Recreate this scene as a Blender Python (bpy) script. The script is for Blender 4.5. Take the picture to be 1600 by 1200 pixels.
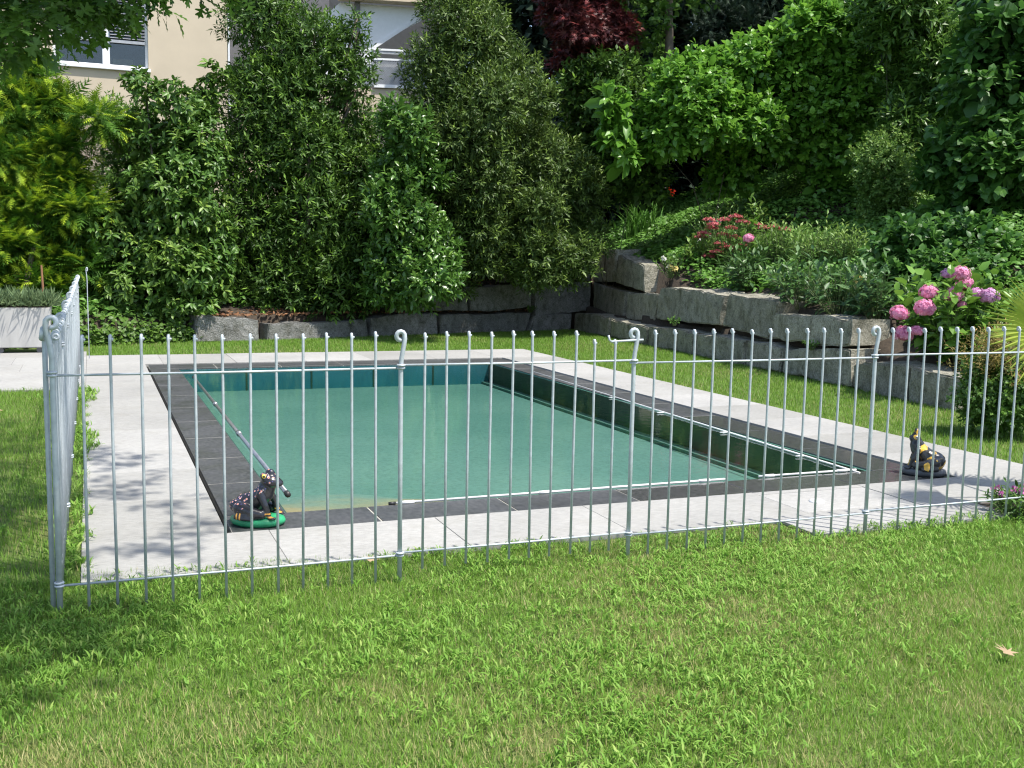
import bpy, bmesh, math, random
import numpy as np
from mathutils import Vector, Matrix, noise

for o in list(bpy.data.objects):
    bpy.data.objects.remove(o)
SC = bpy.context.scene
COL = SC.collection
R = math.radians
random.seed(7)
RNG = np.random.default_rng(11)

# ------------------------------------------------------------------ camera
FPX = 1641.5
CAM = np.array([-0.7164, -6.0342, 1.6])
PITCH, ROLL, YAW = 0.12022, 0.019194, 0.381987
cy, sy = math.cos(YAW), math.sin(YAW)
FW = np.array([sy * math.cos(PITCH), cy * math.cos(PITCH), -math.sin(PITCH)])
_r = np.array([cy, -sy, 0.0])
_u = np.cross(_r, FW)
RT = _r * math.cos(ROLL) + _u * math.sin(ROLL)
UP = np.cross(RT, FW)
cam = bpy.data.cameras.new('camera')
camo = bpy.data.objects.new('camera', cam)
COL.objects.link(camo)
M = Matrix(((RT[0], UP[0], -FW[0], CAM[0]), (RT[1], UP[1], -FW[1], CAM[1]), (RT[2], UP[2], -FW[2], CAM[2]), (0, 0, 0, 1)))
camo.matrix_world = M
cam.sensor_width = 36.0
cam.lens = 36.0 * FPX / 1600.0
cam.clip_start = 0.05
cam.clip_end = 800
SC.camera = camo

# ------------------------------------------------------------------ light
SUN_EL = R(64)
SUN_AZ = np.array([0.62, -0.78])          # horizontal direction towards the sun
SUN_AZ = SUN_AZ / np.linalg.norm(SUN_AZ)
W = bpy.data.worlds.new('World')
SC.world = W
W.use_nodes = True
nt = W.node_tree
bg = nt.nodes['Background']
sky = nt.nodes.new('ShaderNodeTexSky')
sky.sky_type = 'NISHITA'
sky.sun_disc = False
sky.sun_elevation = SUN_EL
sky.sun_rotation = math.atan2(SUN_AZ[0], SUN_AZ[1])
sky.air_density = 1.0
sky.dust_density = 1.5
nt.links.new(sky.outputs[0], bg.inputs[0])
bg.inputs[1].default_value = 0.15
sl = bpy.data.lights.new('sun', 'SUN')
sl.energy = 4.3
sl.angle = R(0.9)
sl.color = (1.0, 0.95, 0.87)
so = bpy.data.objects.new('sun', sl)
COL.objects.link(so)
sd = Vector((SUN_AZ[0] * math.cos(SUN_EL), SUN_AZ[1] * math.cos(SUN_EL), math.sin(SUN_EL)))
so.rotation_euler = sd.to_track_quat('Z', 'Y').to_euler()
so.location = (6, -3, 14)
SC.view_settings.view_transform = 'Standard'
SC.view_settings.look = 'None'
SC.view_settings.gamma = 1.0
SC.view_settings.exposure = 0.84
SC.view_settings.use_curve_mapping = False
SC.render.engine = 'CYCLES'
SC.cycles.use_denoising = True
SC.cycles.filter_width = 1.2
SC.cycles.max_bounces = 8
SC.cycles.transparent_max_bounces = 16

# ------------------------------------------------------------------ picture helpers (photo pixel -> ray)
def ray(px, py):
    return FW + RT * ((px - 800) / FPX) - UP * ((py - 600) / FPX)
def on_z(px, py, z=0.0):
    d = ray(px, py)
    return CAM + d * ((z - CAM[2]) / d[2])
def on_plane(px, py, P0, n):
    d = ray(px, py)
    return CAM + d * (((np.asarray(P0) - CAM) @ n) / (d @ n))
def at_depth(px, py, dep):
    return CAM + ray(px, py) * dep
def on_y(px, py, y):
    return on_plane(px, py, (0, y, 0), np.array([0, 1.0, 0]))

# ------------------------------------------------------------------ object helpers
def link(o, parent=None):
    COL.objects.link(o)
    if parent is not None:
        o.parent = parent
    return o
def tag(o, label=None, cat=None, group=None, kind=None):
    if label: o['label'] = label
    if cat: o['category'] = cat
    if group: o['group'] = group
    if kind: o['kind'] = kind
    return o
def thing(name, label, cat, loc=(0, 0, 0), rz=0.0, group=None):
    o = bpy.data.objects.new(name, None)
    o.empty_display_size = 0.1
    o.location = loc
    o.rotation_euler = (0, 0, rz)
    return tag(link(o), label, cat, group)
def from_bm(name, bm, mat, parent=None, smooth=False, loc=None):
    me = bpy.data.meshes.new(name)
    bmesh.ops.recalc_face_normals(bm, faces=bm.faces)
    bm.to_mesh(me)
    bm.free()
    if mat: me.materials.append(mat)
    if smooth:
        me.polygons.foreach_set('use_smooth', [True] * len(me.polygons))
    o = bpy.data.objects.new(name, me)
    if loc is not None: o.location = loc
    return link(o, parent)
def from_np(name, V, F, mat, parent=None, smooth=False, tint=None, kind=None):
    """V (n,3); F (m,k) uniform faces"""
    me = bpy.data.meshes.new(name)
    V = np.ascontiguousarray(V, dtype=np.float32)
    F = np.ascontiguousarray(F, dtype=np.int32)
    m, k = F.shape
    me.vertices.add(len(V)); me.vertices.foreach_set('co', V.ravel())
    me.loops.add(m * k); me.loops.foreach_set('vertex_index', F.ravel())
    me.polygons.add(m)
    me.polygons.foreach_set('loop_start', np.arange(0, m * k, k, dtype=np.int32))
    if smooth: me.polygons.foreach_set('use_smooth', np.ones(m, dtype=bool))
    if tint is not None:
        a = me.attributes.new('tint', 'FLOAT', 'POINT')
        a.data.foreach_set('value', np.ascontiguousarray(tint, dtype=np.float32))
    me.update(calc_edges=True)
    if mat: me.materials.append(mat)
    o = bpy.data.objects.new(name, me)
    if kind: o['kind'] = kind
    return link(o, parent)
def box(bm, x0, x1, y0, y1, z0, z1):
    v = [bm.verts.new((x, y, z)) for z in (z0, z1) for y in (y0, y1) for x in (x0, x1)]
    for q in ((0, 1, 3, 2), (4, 6, 7, 5), (0, 4, 5, 1), (2, 3, 7, 6), (0, 2, 6, 4), (1, 5, 7, 3)):
        bm.faces.new([v[i] for i in q])
def boxobj(name, x0, x1, y0, y1, z0, z1, mat, parent=None, bevel=0.0):
    bm = bmesh.new()
    box(bm, x0, x1, y0, y1, z0, z1)
    if bevel:
        bmesh.ops.bevel(bm, geom=bm.edges[:], offset=bevel, segments=1, affect='EDGES')
    return from_bm(name, bm, mat, parent)
def tube(bm, pts, rad, n=8, cap=True):
    pts = [Vector(p) for p in pts]
    rad = rad if hasattr(rad, '__len__') else [rad] * len(pts)
    rings = []
    ref = None
    for i, p in enumerate(pts):
        t = (pts[min(i + 1, len(pts) - 1)] - pts[max(i - 1, 0)]).normalized()
        if ref is None:
            ref = t.orthogonal().normalized()
        ref = (ref - t * ref.dot(t)).normalized()
        b = t.cross(ref)
        rings.append([bm.verts.new(p + (ref * math.cos(2 * math.pi * k / n) + b * math.sin(2 * math.pi * k / n)) * rad[i]) for k in range(n)])
    for a, b in zip(rings, rings[1:]):
        for k in range(n):
            bm.faces.new((a[k], a[(k + 1) % n], b[(k + 1) % n], b[k]))
    if cap:
        bm.faces.new(rings[0][::-1]); bm.faces.new(rings[-1])
def ring(bm, c, r, rt, axis='z', n=14, m=6):
    vs = []
    for i in range(n):
        a = 2 * math.pi * i / n
        row = []
        for j in range(m):
            b = 2 * math.pi * j / m
            d = r + rt * math.cos(b)
            p = (d * math.cos(a), d * math.sin(a), rt * math.sin(b))
            row.append(bm.verts.new((c[0] + p[0], c[1] + p[1], c[2] + p[2])))
        vs.append(row)
    for i in range(n):
        for j in range(m):
            bm.faces.new((vs[i][j], vs[(i + 1) % n][j], vs[(i + 1) % n][(j + 1) % m], vs[i][(j + 1) % m]))
def grid_mesh(name, xs, ys, zf, mat, parent=None, smooth=True):
    X, Y = np.meshgrid(xs, ys)
    Z = zf(X, Y)
    V = np.stack([X.ravel(), Y.ravel(), Z.ravel()], 1)
    nx, ny = len(xs), len(ys)
    i = np.arange((ny - 1) * (nx - 1))
    r, c = i // (nx - 1), i % (nx - 1)
    a = r * nx + c
    return from_np(name, V, np.stack([a, a + 1, a + nx + 1, a + nx], 1), mat, parent, smooth)

# ------------------------------------------------------------------ materials
def newmat(name):
    m = bpy.data.materials.new(name)
    m.use_nodes = True
    t = m.node_tree
    return m, t, t.nodes['Principled BSDF'], t.nodes, t.links
def noise_node(N, L, scale, detail=4, coord='Object', rough=0.55, stretch=None):
    tc = N.new('ShaderNodeTexCoord')
    n = N.new('ShaderNodeTexNoise')
    n.inputs['Scale'].default_value = scale
    n.inputs['Detail'].default_value = detail
    n.inputs['Roughness'].default_value = rough
    if stretch:
        mp = N.new('ShaderNodeMapping')
        mp.inputs['Scale'].default_value = stretch
        L.new(tc.outputs[coord], mp.inputs[0]); L.new(mp.outputs[0], n.inputs['Vector'])
    else:
        L.new(tc.outputs[coord], n.inputs['Vector'])
    return n
def ramp(N, L, src, stops):
    r = N.new('ShaderNodeValToRGB')
    e = r.color_ramp.elements
    while len(e) < len(stops): e.new(0.5)
    for el, (p, c) in zip(e, stops):
        el.position = p; el.color = (c[0], c[1], c[2], 1)
    L.new(src, r.inputs[0])
    return r
def mixc(N, L, a, b, fac, mode='MIX'):
    m = N.new('ShaderNodeMix'); m.data_type = 'RGBA'; m.blend_type = mode
    for s, v in ((m.inputs[0], fac), (m.inputs[6], a), (m.inputs[7], b)):
        if hasattr(v, 'links'): L.new(v, s)
        elif isinstance(v, (int, float)): s.default_value = v
        else: s.default_value = (v[0], v[1], v[2], 1)
    return m.outputs[2]
def math_n(N, L, op, a, b=0.0, clamp=False):
    m = N.new('ShaderNodeMath'); m.operation = op; m.use_clamp = clamp
    for s, v in ((m.inputs[0], a), (m.inputs[1], b)):
        if hasattr(v, 'links'): L.new(v, s)
        else: s.default_value = v
    return m.outputs[0]
def bump(N, L, P, h, strength=0.3, dist=0.01):
    b = N.new('ShaderNodeBump')
    b.inputs['Strength'].default_value = strength
    b.inputs['Distance'].default_value = dist
    L.new(h, b.inputs['Height']); L.new(b.outputs[0], P.inputs['Normal'])
def plain(name, col, rough=0.6, metal=0.0, var=0.15, scale=8.0, bmp=0.0, stretch=None, spec=0.5):
    m, t, P, N, L = newmat(name)
    n = noise_node(N, L, scale, 5, stretch=stretch)
    lo = [c * (1 - var) for c in col]; hi = [min(1, c * (1 + var)) for c in col]
    r = ramp(N, L, n.outputs['Fac'], [(0.3, lo), (0.7, hi)])
    L.new(r.outputs[0], P.inputs['Base Color'])
    P.inputs['Roughness'].default_value = rough
    P.inputs['Metallic'].default_value = metal
    P.inputs['Specular IOR Level'].default_value = spec
    if bmp: bump(N, L, P, n.outputs['Fac'], bmp, 0.01)
    return m
def leafmat(name, dark, light, tip=None, rough=0.42, trans=0.28, clump=0.5, spec=0.45, clscale=1.6):
    """leaf: random tint leaf by leaf, patches of lighter growth, young tips; some light goes through"""
    if any(w_ in name for w_ in ('leaf', 'spray')) and 'dry' not in name and 'dead' not in name:
        dark, light, tip = ([c_ * 1.22 for c_ in q_] if q_ else None for q_ in (dark, light, tip))
    m, t, P, N, L = newmat(name)
    g = N.new('ShaderNodeNewGeometry')
    oi = N.new('ShaderNodeObjectInfo')
    nz = noise_node(N, L, clscale, 3)
    rnd = math_n(N, L, 'FRACT', math_n(N, L, 'ADD', g.outputs['Random Per Island'], oi.outputs['Random']))
    f = math_n(N, L, 'ADD', math_n(N, L, 'MULTIPLY', rnd, 1 - clump), math_n(N, L, 'MULTIPLY', nz.outputs['Fac'], clump), True)
    c = mixc(N, L, dark, light, f)
    at = N.new('ShaderNodeAttribute'); at.attribute_name = 'tint'
    c = mixc(N, L, c, tip or light, at.outputs['Fac'])
    L.new(c, P.inputs['Base Color'])
    P.inputs['Roughness'].default_value = rough
    P.inputs['Specular IOR Level'].default_value = spec
    tr = N.new('ShaderNodeBsdfTranslucent')
    tc = mixc(N, L, c, (0.75, 1.0, 0.25), 0.45, 'MULTIPLY')
    L.new(c, tr.inputs[0])
    mx = N.new('ShaderNodeMixShader'); mx.inputs[0].default_value = trans
    L.new(P.outputs[0], mx.inputs[1]); L.new(tr.outputs[0], mx.inputs[2])
    out = N['Material Output'] if 'Material Output' in N else N.new('ShaderNodeOutputMaterial')
    L.new(mx.outputs[0], out.inputs['Surface'])
    return m

MAT = {}
# lawn soil / thatch
m, t, P, N, L = newmat('lawn_thatch')
n1 = noise_node(N, L, 0.9, 5); n2 = noise_node(N, L, 60, 4)
c1 = ramp(N, L, n1.outputs['Fac'], [(0.35, (0.09, 0.15, 0.025)), (0.6, (0.12, 0.15, 0.035)), (0.75, (0.20, 0.17, 0.06))])
c2 = mixc(N, L, c1.outputs[0], (0.45, 0.5, 0.4), math_n(N, L, 'MULTIPLY', n2.outputs['Fac'], 0.7), 'MULTIPLY')
L.new(c2, P.inputs['Base Color']); P.inputs['Roughness'].default_value = 0.95
bump(N, L, P, n2.outputs['Fac'], 0.8, 0.02)
MAT['thatch'] = m
# granite paving
def granite(name, lo, hi, rough=0.8, sc=5.0):
    m, t, P, N, L = newmat(name)
    big = noise_node(N, L, 1.3, 4); mid = noise_node(N, L, sc * 4, 6, stretch=(1, 3, 1)); fine = noise_node(N, L, 160, 2)
    oi = N.new('ShaderNodeObjectInfo')
    f = math_n(N, L, 'ADD', math_n(N, L, 'MULTIPLY', big.outputs['Fac'], 0.45), math_n(N, L, 'MULTIPLY', mid.outputs['Fac'], 0.55))
    c = ramp(N, L, f, [(0.33, lo), (0.62, hi)])
    c = mixc(N, L, c.outputs[0], (0.55, 0.55, 0.56), math_n(N, L, 'MULTIPLY', math_n(N, L, 'GREATER_THAN', fine.outputs['Fac'], 0.6), 0.35), 'MULTIPLY')
    stn = noise_node(N, L, 2.6, 7, rough=.7)
    c = mixc(N, L, c, (0.72, 0.71, 0.67), ramp(N, L, stn.outputs['Fac'], [(0.5, (0, 0, 0)), (0.75, (.8, .8, .8))]).outputs[0], 'MULTIPLY')
    c = mixc(N, L, c, (0.80, 0.80, 0.785), oi.outputs['Random'], 'MULTIPLY')
    L.new(c, P.inputs['Base Color']); P.inputs['Roughness'].default_value = rough
    bump(N, L, P, mid.outputs['Fac'], 0.25, 0.004)
    return m
MAT['paving'] = granite('pale_granite', (0.25, 0.247, 0.235), (0.375, 0.37, 0.352))
MAT['joint'] = plain('joint_sand', (0.12, 0.115, 0.10), 0.95, scale=40)
MAT['channel'] = plain('channel_black', (0.012, 0.012, 0.012), 0.7)
# dark coping
m, t, P, N, L = newmat('dark_slate')
a = noise_node(N, L, 2.2, 5); b = noise_node(N, L, 18, 6, stretch=(2, 1, 1)); st = noise_node(N, L, 7, 6, rough=0.7)
oi = N.new('ShaderNodeObjectInfo')
c = ramp(N, L, b.outputs['Fac'], [(0.3, (0.042, 0.044, 0.045)), (0.7, (0.085, 0.087, 0.088))])
c = mixc(N, L, c.outputs[0], (0.11, 0.115, 0.10), ramp(N, L, st.outputs['Fac'], [(0.55, (0, 0, 0)), (0.8, (0.6, 0.6, 0.6))]).outputs[0])
c = mixc(N, L, c, (0.8, 0.8, 0.8), oi.outputs['Random'], 'MULTIPLY')
L.new(c, P.inputs['Base Color'])
L.new(ramp(N, L, a.outputs['Fac'], [(0.4, (0.32, 0.32, 0.32)), (0.6, (0.55, 0.55, 0.55))]).outputs[0], P.inputs['Roughness'])
bump(N, L, P, b.outputs['Fac'], 0.12, 0.003)
MAT['coping'] = m
# wet coping at the overflow end
m2 = m.copy(); m2.name = 'dark_slate_wet'
p2 = m2.node_tree.nodes['Principled BSDF']
for l in list(p2.inputs['Roughness'].links): m2.node_tree.links.remove(l)
p2.inputs['Roughness'].default_value = 0.11
for l in list(p2.inputs['Normal'].links): m2.node_tree.links.remove(l)
MAT['coping_wet'] = m2
MAT['grout'] = plain('pale_grout', (0.36, 0.35, 0.31), 0.9)
# pool liner
m, t, P, N, L = newmat('pool_floor')
a = noise_node(N, L, 0.7, 5); b = noise_node(N, L, 25, 4); d = noise_node(N, L, 6, 5)
c = ramp(N, L, a.outputs['Fac'], [(0.3, (0.13, 0.225, 0.20)), (0.7, (0.185, 0.275, 0.245))])
c = mixc(N, L, c.outputs[0], (0.62, 0.64, 0.62), ramp(N, L, b.outputs['Fac'], [(0.45, (0, 0, 0)), (0.75, (0.8, 0.8, 0.8))]).outputs[0], 'MULTIPLY')
c = mixc(N, L, c, (0.24, 0.34, 0.26), ramp(N, L, d.outputs['Fac'], [(0.6, (0, 0, 0)), (0.8, (0.4, 0.4, 0.4))]).outputs[0])
L.new(c, P.inputs['Base Color']); P.inputs['Roughness'].default_value = 0.9
MAT['pool_floor'] = m
MAT['pool_wall'] = plain('pool_liner_blue', (0.03, 0.19, 0.26), 0.7, var=0.12, scale=3)
m, t, P, N, L = newmat('sand_film')
tc_ = N.new('ShaderNodeTexCoord'); sp_ = N.new('ShaderNodeSeparateXYZ'); L.new(tc_.outputs['Object'], sp_.inputs[0])
a = noise_node(N, L, 5, 6); b = noise_node(N, L, 30, 3)
f = math_n(N, L, 'ADD', math_n(N, L, 'MULTIPLY', sp_.outputs[2], -3.6), math_n(N, L, 'MULTIPLY', math_n(N, L, 'SUBTRACT', a.outputs['Fac'], .5), .7))
c = ramp(N, L, f, [(0.45, (0.34, 0.275, 0.16)), (1.0, (0.185, 0.265, 0.235))])
c = mixc(N, L, c.outputs[0], (0.68, 0.68, 0.66), ramp(N, L, b.outputs['Fac'], [(0.45, (0, 0, 0)), (0.75, (0.8, 0.8, 0.8))]).outputs[0], 'MULTIPLY')
L.new(c, P.inputs['Base Color']); P.inputs['Roughness'].default_value = 0.9
MAT['pool_sand'] = m
# water: Fresnel mirror over clear, faintly green absorbing body
m, t, P, N, L = newmat('pool_water')
N.remove(P)
gl = N.new('ShaderNodeBsdfGlossy'); gl.inputs['Roughness'].default_value = 0.015; gl.inputs[0].default_value = (0.9, 0.95, 0.93, 1)
tp = N.new('ShaderNodeBsdfTransparent'); tp.inputs[0].default_value = (1, 1, 1, 1)
fr = N.new('ShaderNodeFresnel'); fr.inputs[0].default_value = 1.33
wv = noise_node(N, L, 9.0, 4)
bp = N.new('ShaderNodeBump'); bp.inputs['Strength'].default_value = 0.09; bp.inputs['Distance'].default_value = 0.02
L.new(wv.outputs['Fac'], bp.inputs['Height']); L.new(bp.outputs[0], gl.inputs['Normal']); L.new(bp.outputs[0], fr.inputs['Normal'])
mx = N.new('ShaderNodeMixShader')
L.new(fr.outputs[0], mx.inputs[0]); L.new(tp.outputs[0], mx.inputs[1]); L.new(gl.outputs[0], mx.inputs[2])
va = N.new('ShaderNodeVolumeAbsorption'); va.inputs['Color'].default_value = (0.0, 0.62, 0.55, 1); va.inputs['Density'].default_value = 0.30
L.new(mx.outputs[0], N['Material Output'].inputs['Surface']); L.new(va.outputs[0], N['Material Output'].inputs['Volume'])
MAT['water'] = m
MAT['galv'] = plain('galvanised_steel', (0.45, 0.49, 0.52), 0.5, 0.2, var=0.12, scale=30)
MAT['white_plastic'] = plain('white_plastic', (0.62, 0.62, 0.61), 0.45)
MAT['pole'] = plain('pole_grey', (0.34, 0.35, 0.36), 0.3, 0.7)
MAT['black'] = plain('black_rubber', (0.02, 0.02, 0.022), 0.5)
# wall stone
def wallstone(name, lo, hi, moss):
    m, t, P, N, L = newmat(name)
    a = noise_node(N, L, 3.0, 6, rough=0.65); st = noise_node(N, L, 4.0, 5, stretch=(1.6, 1.6, 0.8)); f = noise_node(N, L, 45, 6, rough=0.7)
    oi = N.new('ShaderNodeObjectInfo')
    c = ramp(N, L, a.outputs['Fac'], [(0.3, lo), (0.7, hi)])
    c = mixc(N, L, c.outputs[0], moss, ramp(N, L, st.outputs['Fac'], [(0.48, (0, 0, 0)), (0.72, (0.75, 0.75, 0.75))]).outputs[0])
    c = mixc(N, L, c, (0.50, 0.50, 0.47), ramp(N, L, f.outputs['Fac'], [(0.40, (0, 0, 0)), (0.62, (1, 1, 1))]).outputs[0], 'MULTIPLY')
    g2 = noise_node(N, L, 9, 6, rough=.75)
    c = mixc(N, L, c, (0.42, 0.42, 0.36), ramp(N, L, g2.outputs['Fac'], [(0.52, (0, 0, 0)), (0.66, (.9, .9, .9))]).outputs[0], 'MULTIPLY')
    c = mixc(N, L, c, (0.72, 0.72, 0.70), oi.outputs['Random'], 'MULTIPLY')
    L.new(c, P.inputs['Base Color']); P.inputs['Roughness'].default_value = 0.88
    h = math_n(N, L, 'ADD', f.outputs['Fac'], math_n(N, L, 'MULTIPLY', a.outputs['Fac'], 2.0))
    bump(N, L, P, h, 0.9, 0.03)
    return m
MAT['stone_warm'] = wallstone('granite_block_mossy', (0.36, 0.345, 0.285), (0.56, 0.53, 0.44), (0.17, 0.16, 0.10))
MAT['stone_grey'] = wallstone('granite_block_grey', (0.26, 0.26, 0.26), (0.43, 0.43, 0.42), (0.15, 0.15, 0.125))
MAT['soil'] = plain('garden_soil', (0.045, 0.033, 0.022), 0.95, var=0.4, scale=25, bmp=0.8)
MAT['bark'] = plain('bark', (0.10, 0.08, 0.06), 0.9, var=0.35, scale=14, bmp=0.7, stretch=(1, 1, 0.25))
MAT['stem'] = plain('green_stem', (0.09, 0.13, 0.04), 0.7)
MAT['concrete'] = plain('planter_concrete', (0.40, 0.395, 0.38), 0.85, var=0.12, scale=3, bmp=0.15, stretch=(3, 3, 0.6))
MAT['stake'] = plain('brown_stake', (0.25, 0.12, 0.06), 0.7)
MAT['render'] = plain('beige_render', (0.52, 0.44, 0.33), 0.9, var=0.05, scale=1.5, bmp=0.1)
MAT['white_paint'] = plain('white_paint', (0.74, 0.75, 0.77), 0.5, var=0.04)
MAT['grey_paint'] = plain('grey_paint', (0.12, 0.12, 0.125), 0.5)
MAT['slat'] = plain('blind_aluminium', (0.36, 0.37, 0.39), 0.45, 0.2)
MAT['room'] = plain('interior_shade', (0.05, 0.055, 0.06), 0.8)  # near-black colour stands in for the shade indoors and in the recess
MAT['mirrored_beige'] = plain('reflection_beige', (0.42, 0.36, 0.28), 0.8)  # tone of the painted reflection in the right pane
m, t, P, N, L = newmat('window_glass')
N.remove(P)
gl = N.new('ShaderNodeBsdfGlossy'); gl.inputs['Roughness'].default_value = 0.02
tp = N.new('ShaderNodeBsdfTransparent'); tp.inputs[0].default_value = (0.75, 0.82, 0.85, 1)
fr = N.new('ShaderNodeFresnel'); fr.inputs[0].default_value = 1.7
mx = N.new('ShaderNodeMixShader')
L.new(fr.outputs[0], mx.inputs[0]); L.new(tp.outputs[0], mx.inputs[1]); L.new(gl.outputs[0], mx.inputs[2])
L.new(mx.outputs[0], N['Material Output'].inputs['Surface'])
MAT['glass'] = m

LM = {}
LM['grass'] = leafmat('grass_blade', (0.102, 0.222, 0.024), (0.235, 0.395, 0.054), (0.44, 0.39, 0.18), 0.5, 0.38, 0.45, 0.3, 0.8)
LM['crab'] = leafmat('broad_grass_blade', (0.118, 0.265, 0.03), (0.24, 0.41, 0.072), (0.34, 0.455, 0.115), 0.55, 0.38, 0.3, 0.22)
LM['laurel'] = leafmat('laurel_leaf', (0.022, 0.058, 0.012), (0.068, 0.132, 0.020), (0.17, 0.30, 0.035), 0.45, 0.25, 0.45, 0.30)
LM['laurel_b'] = leafmat('laurel_leaf_olive', (0.028, 0.060, 0.014), (0.085, 0.135, 0.028), (0.18, 0.27, 0.045), 0.45, 0.25, 0.45, 0.30)
LM['bright'] = leafmat('bright_laurel_leaf', (0.035, 0.09, 0.014), (0.085, 0.18, 0.03), (0.16, 0.27, 0.05), 0.33, 0.25, 0.3, 0.5)
LM['rhodo'] = leafmat('rhododendron_leaf', (0.03, 0.08, 0.013), (0.09, 0.175, 0.028), (0.20, 0.29, 0.05), 0.40, 0.22, 0.35, 0.36)
LM['conifer'] = leafmat('golden_conifer_spray', (0.020, 0.070, 0.008), (0.075, 0.17, 0.012), (0.40, 0.52, 0.03), 0.6, 0.28, 0.5, 0.25)
LM['maple'] = leafmat('dark_red_maple_leaf', (0.035, 0.010, 0.012), (0.11, 0.026, 0.026), (0.24, 0.045, 0.04), 0.45, 0.3, 0.4, 0.4)
LM['spruce'] = leafmat('dark_conifer_needle', (0.012, 0.030, 0.018), (0.035, 0.06, 0.035), (0.05, 0.08, 0.045), 0.6, 0.1, 0.5, 0.25)
LM['lime'] = leafmat('fresh_green_leaf', (0.055, 0.15, 0.018), (0.13, 0.28, 0.033), (0.20, 0.38, 0.045), 0.36, 0.38, 0.4, 0.45)
LM['hazel'] = leafmat('dark_round_leaf', (0.025, 0.08, 0.014), (0.065, 0.16, 0.027), (0.11, 0.23, 0.035), 0.45, 0.36, 0.4, 0.4)
LM['viburnum'] = leafmat('narrow_mid_green_leaf', (0.04, 0.10, 0.016), (0.11, 0.21, 0.036), (0.16, 0.28, 0.055), 0.38, 0.36, 0.4, 0.5)
LM['cover'] = leafmat('ground_cover_leaf', (0.04, 0.12, 0.018), (0.11, 0.24, 0.038), (0.15, 0.28, 0.045), 0.5, 0.3, 0.5, 0.4)
LM['peony'] = leafmat('dark_peony_leaf', (0.025, 0.07, 0.02), (0.06, 0.13, 0.033), (0.09, 0.17, 0.04), 0.45, 0.25, 0.3, 0.5)
LM['fern'] = leafmat('pale_feathery_leaf', (0.07, 0.15, 0.03), (0.15, 0.25, 0.05), (0.22, 0.32, 0.07), 0.5, 0.3, 0.4, 0.4)
LM['hyd'] = leafmat('hydrangea_leaf', (0.05, 0.13, 0.018), (0.12, 0.24, 0.03), (0.18, 0.32, 0.045), 0.42, 0.3, 0.4, 0.4)
LM['palm'] = leafmat('palm_leaf', (0.16, 0.23, 0.03), (0.30, 0.36, 0.05), (0.40, 0.40, 0.08), 0.42, 0.3, 0.4, 0.4)
LM['rust'] = leafmat('rusty_plume', (0.16, 0.15, 0.04), (0.30, 0.23, 0.07), (0.38, 0.24, 0.08), 0.6, 0.3, 0.4, 0.3)
LM['oak'] = leafmat('oak_leaf', (0.03, 0.085, 0.012), (0.075, 0.16, 0.02), (0.12, 0.22, 0.03), 0.45, 0.4, 0.3, 0.35)
LM['herb'] = leafmat('grey_green_herb', (0.09, 0.15, 0.07), (0.18, 0.26, 0.12), (0.22, 0.30, 0.13), 0.6, 0.3, 0.4, 0.3)
LM['dead'] = leafmat('dead_brown_leaf', (0.12, 0.05, 0.025), (0.28, 0.14, 0.07), (0.30, 0.18, 0.1), 0.7, 0.2, 0.2, 0.3)
LM['tan'] = leafmat('tan_dry_leaf', (0.34, 0.24, 0.14), (0.44, 0.33, 0.21), (0.44, 0.33, 0.21), 0.7, 0.2, 0.2, 0.3)
LM['pink'] = leafmat('hydrangea_floret', (0.62, 0.17, 0.36), (0.84, 0.36, 0.55), (0.88, 0.5, 0.64), 0.6, 0.3, 0.2, 0.2)
LM['mauve'] = leafmat('hydrangea_floret_mauve', (0.48, 0.18, 0.42), (0.70, 0.38, 0.62), (0.76, 0.5, 0.7), 0.6, 0.3, 0.2, 0.2)
LM['spirea'] = leafmat('spirea_floret', (0.40, 0.06, 0.10), (0.62, 0.17, 0.20), (0.5, 0.2, 0.15), 0.6, 0.25, 0.2, 0.2)
LM['red'] = leafmat('red_petal', (0.55, 0.02, 0.012), (0.75, 0.05, 0.02), None, 0.5, 0.3, 0.2, 0.2)
LM['yellow'] = leafmat('pale_yellow_petal', (0.72, 0.60, 0.20), (0.85, 0.75, 0.38), None, 0.5, 0.3, 0.2, 0.2)
LM['white'] = leafmat('white_petal', (0.72, 0.72, 0.65), (0.82, 0.82, 0.76), None, 0.5, 0.3, 0.2, 0.2)
LM['violet'] = leafmat('violet_petal', (0.42, 0.22, 0.55), (0.55, 0.34, 0.68), None, 0.5, 0.3, 0.2, 0.2)
LM['magenta'] = leafmat('magenta_petal', (0.42, 0.08, 0.30), (0.60, 0.20, 0.44), None, 0.5, 0.3, 0.2, 0.2)

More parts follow.
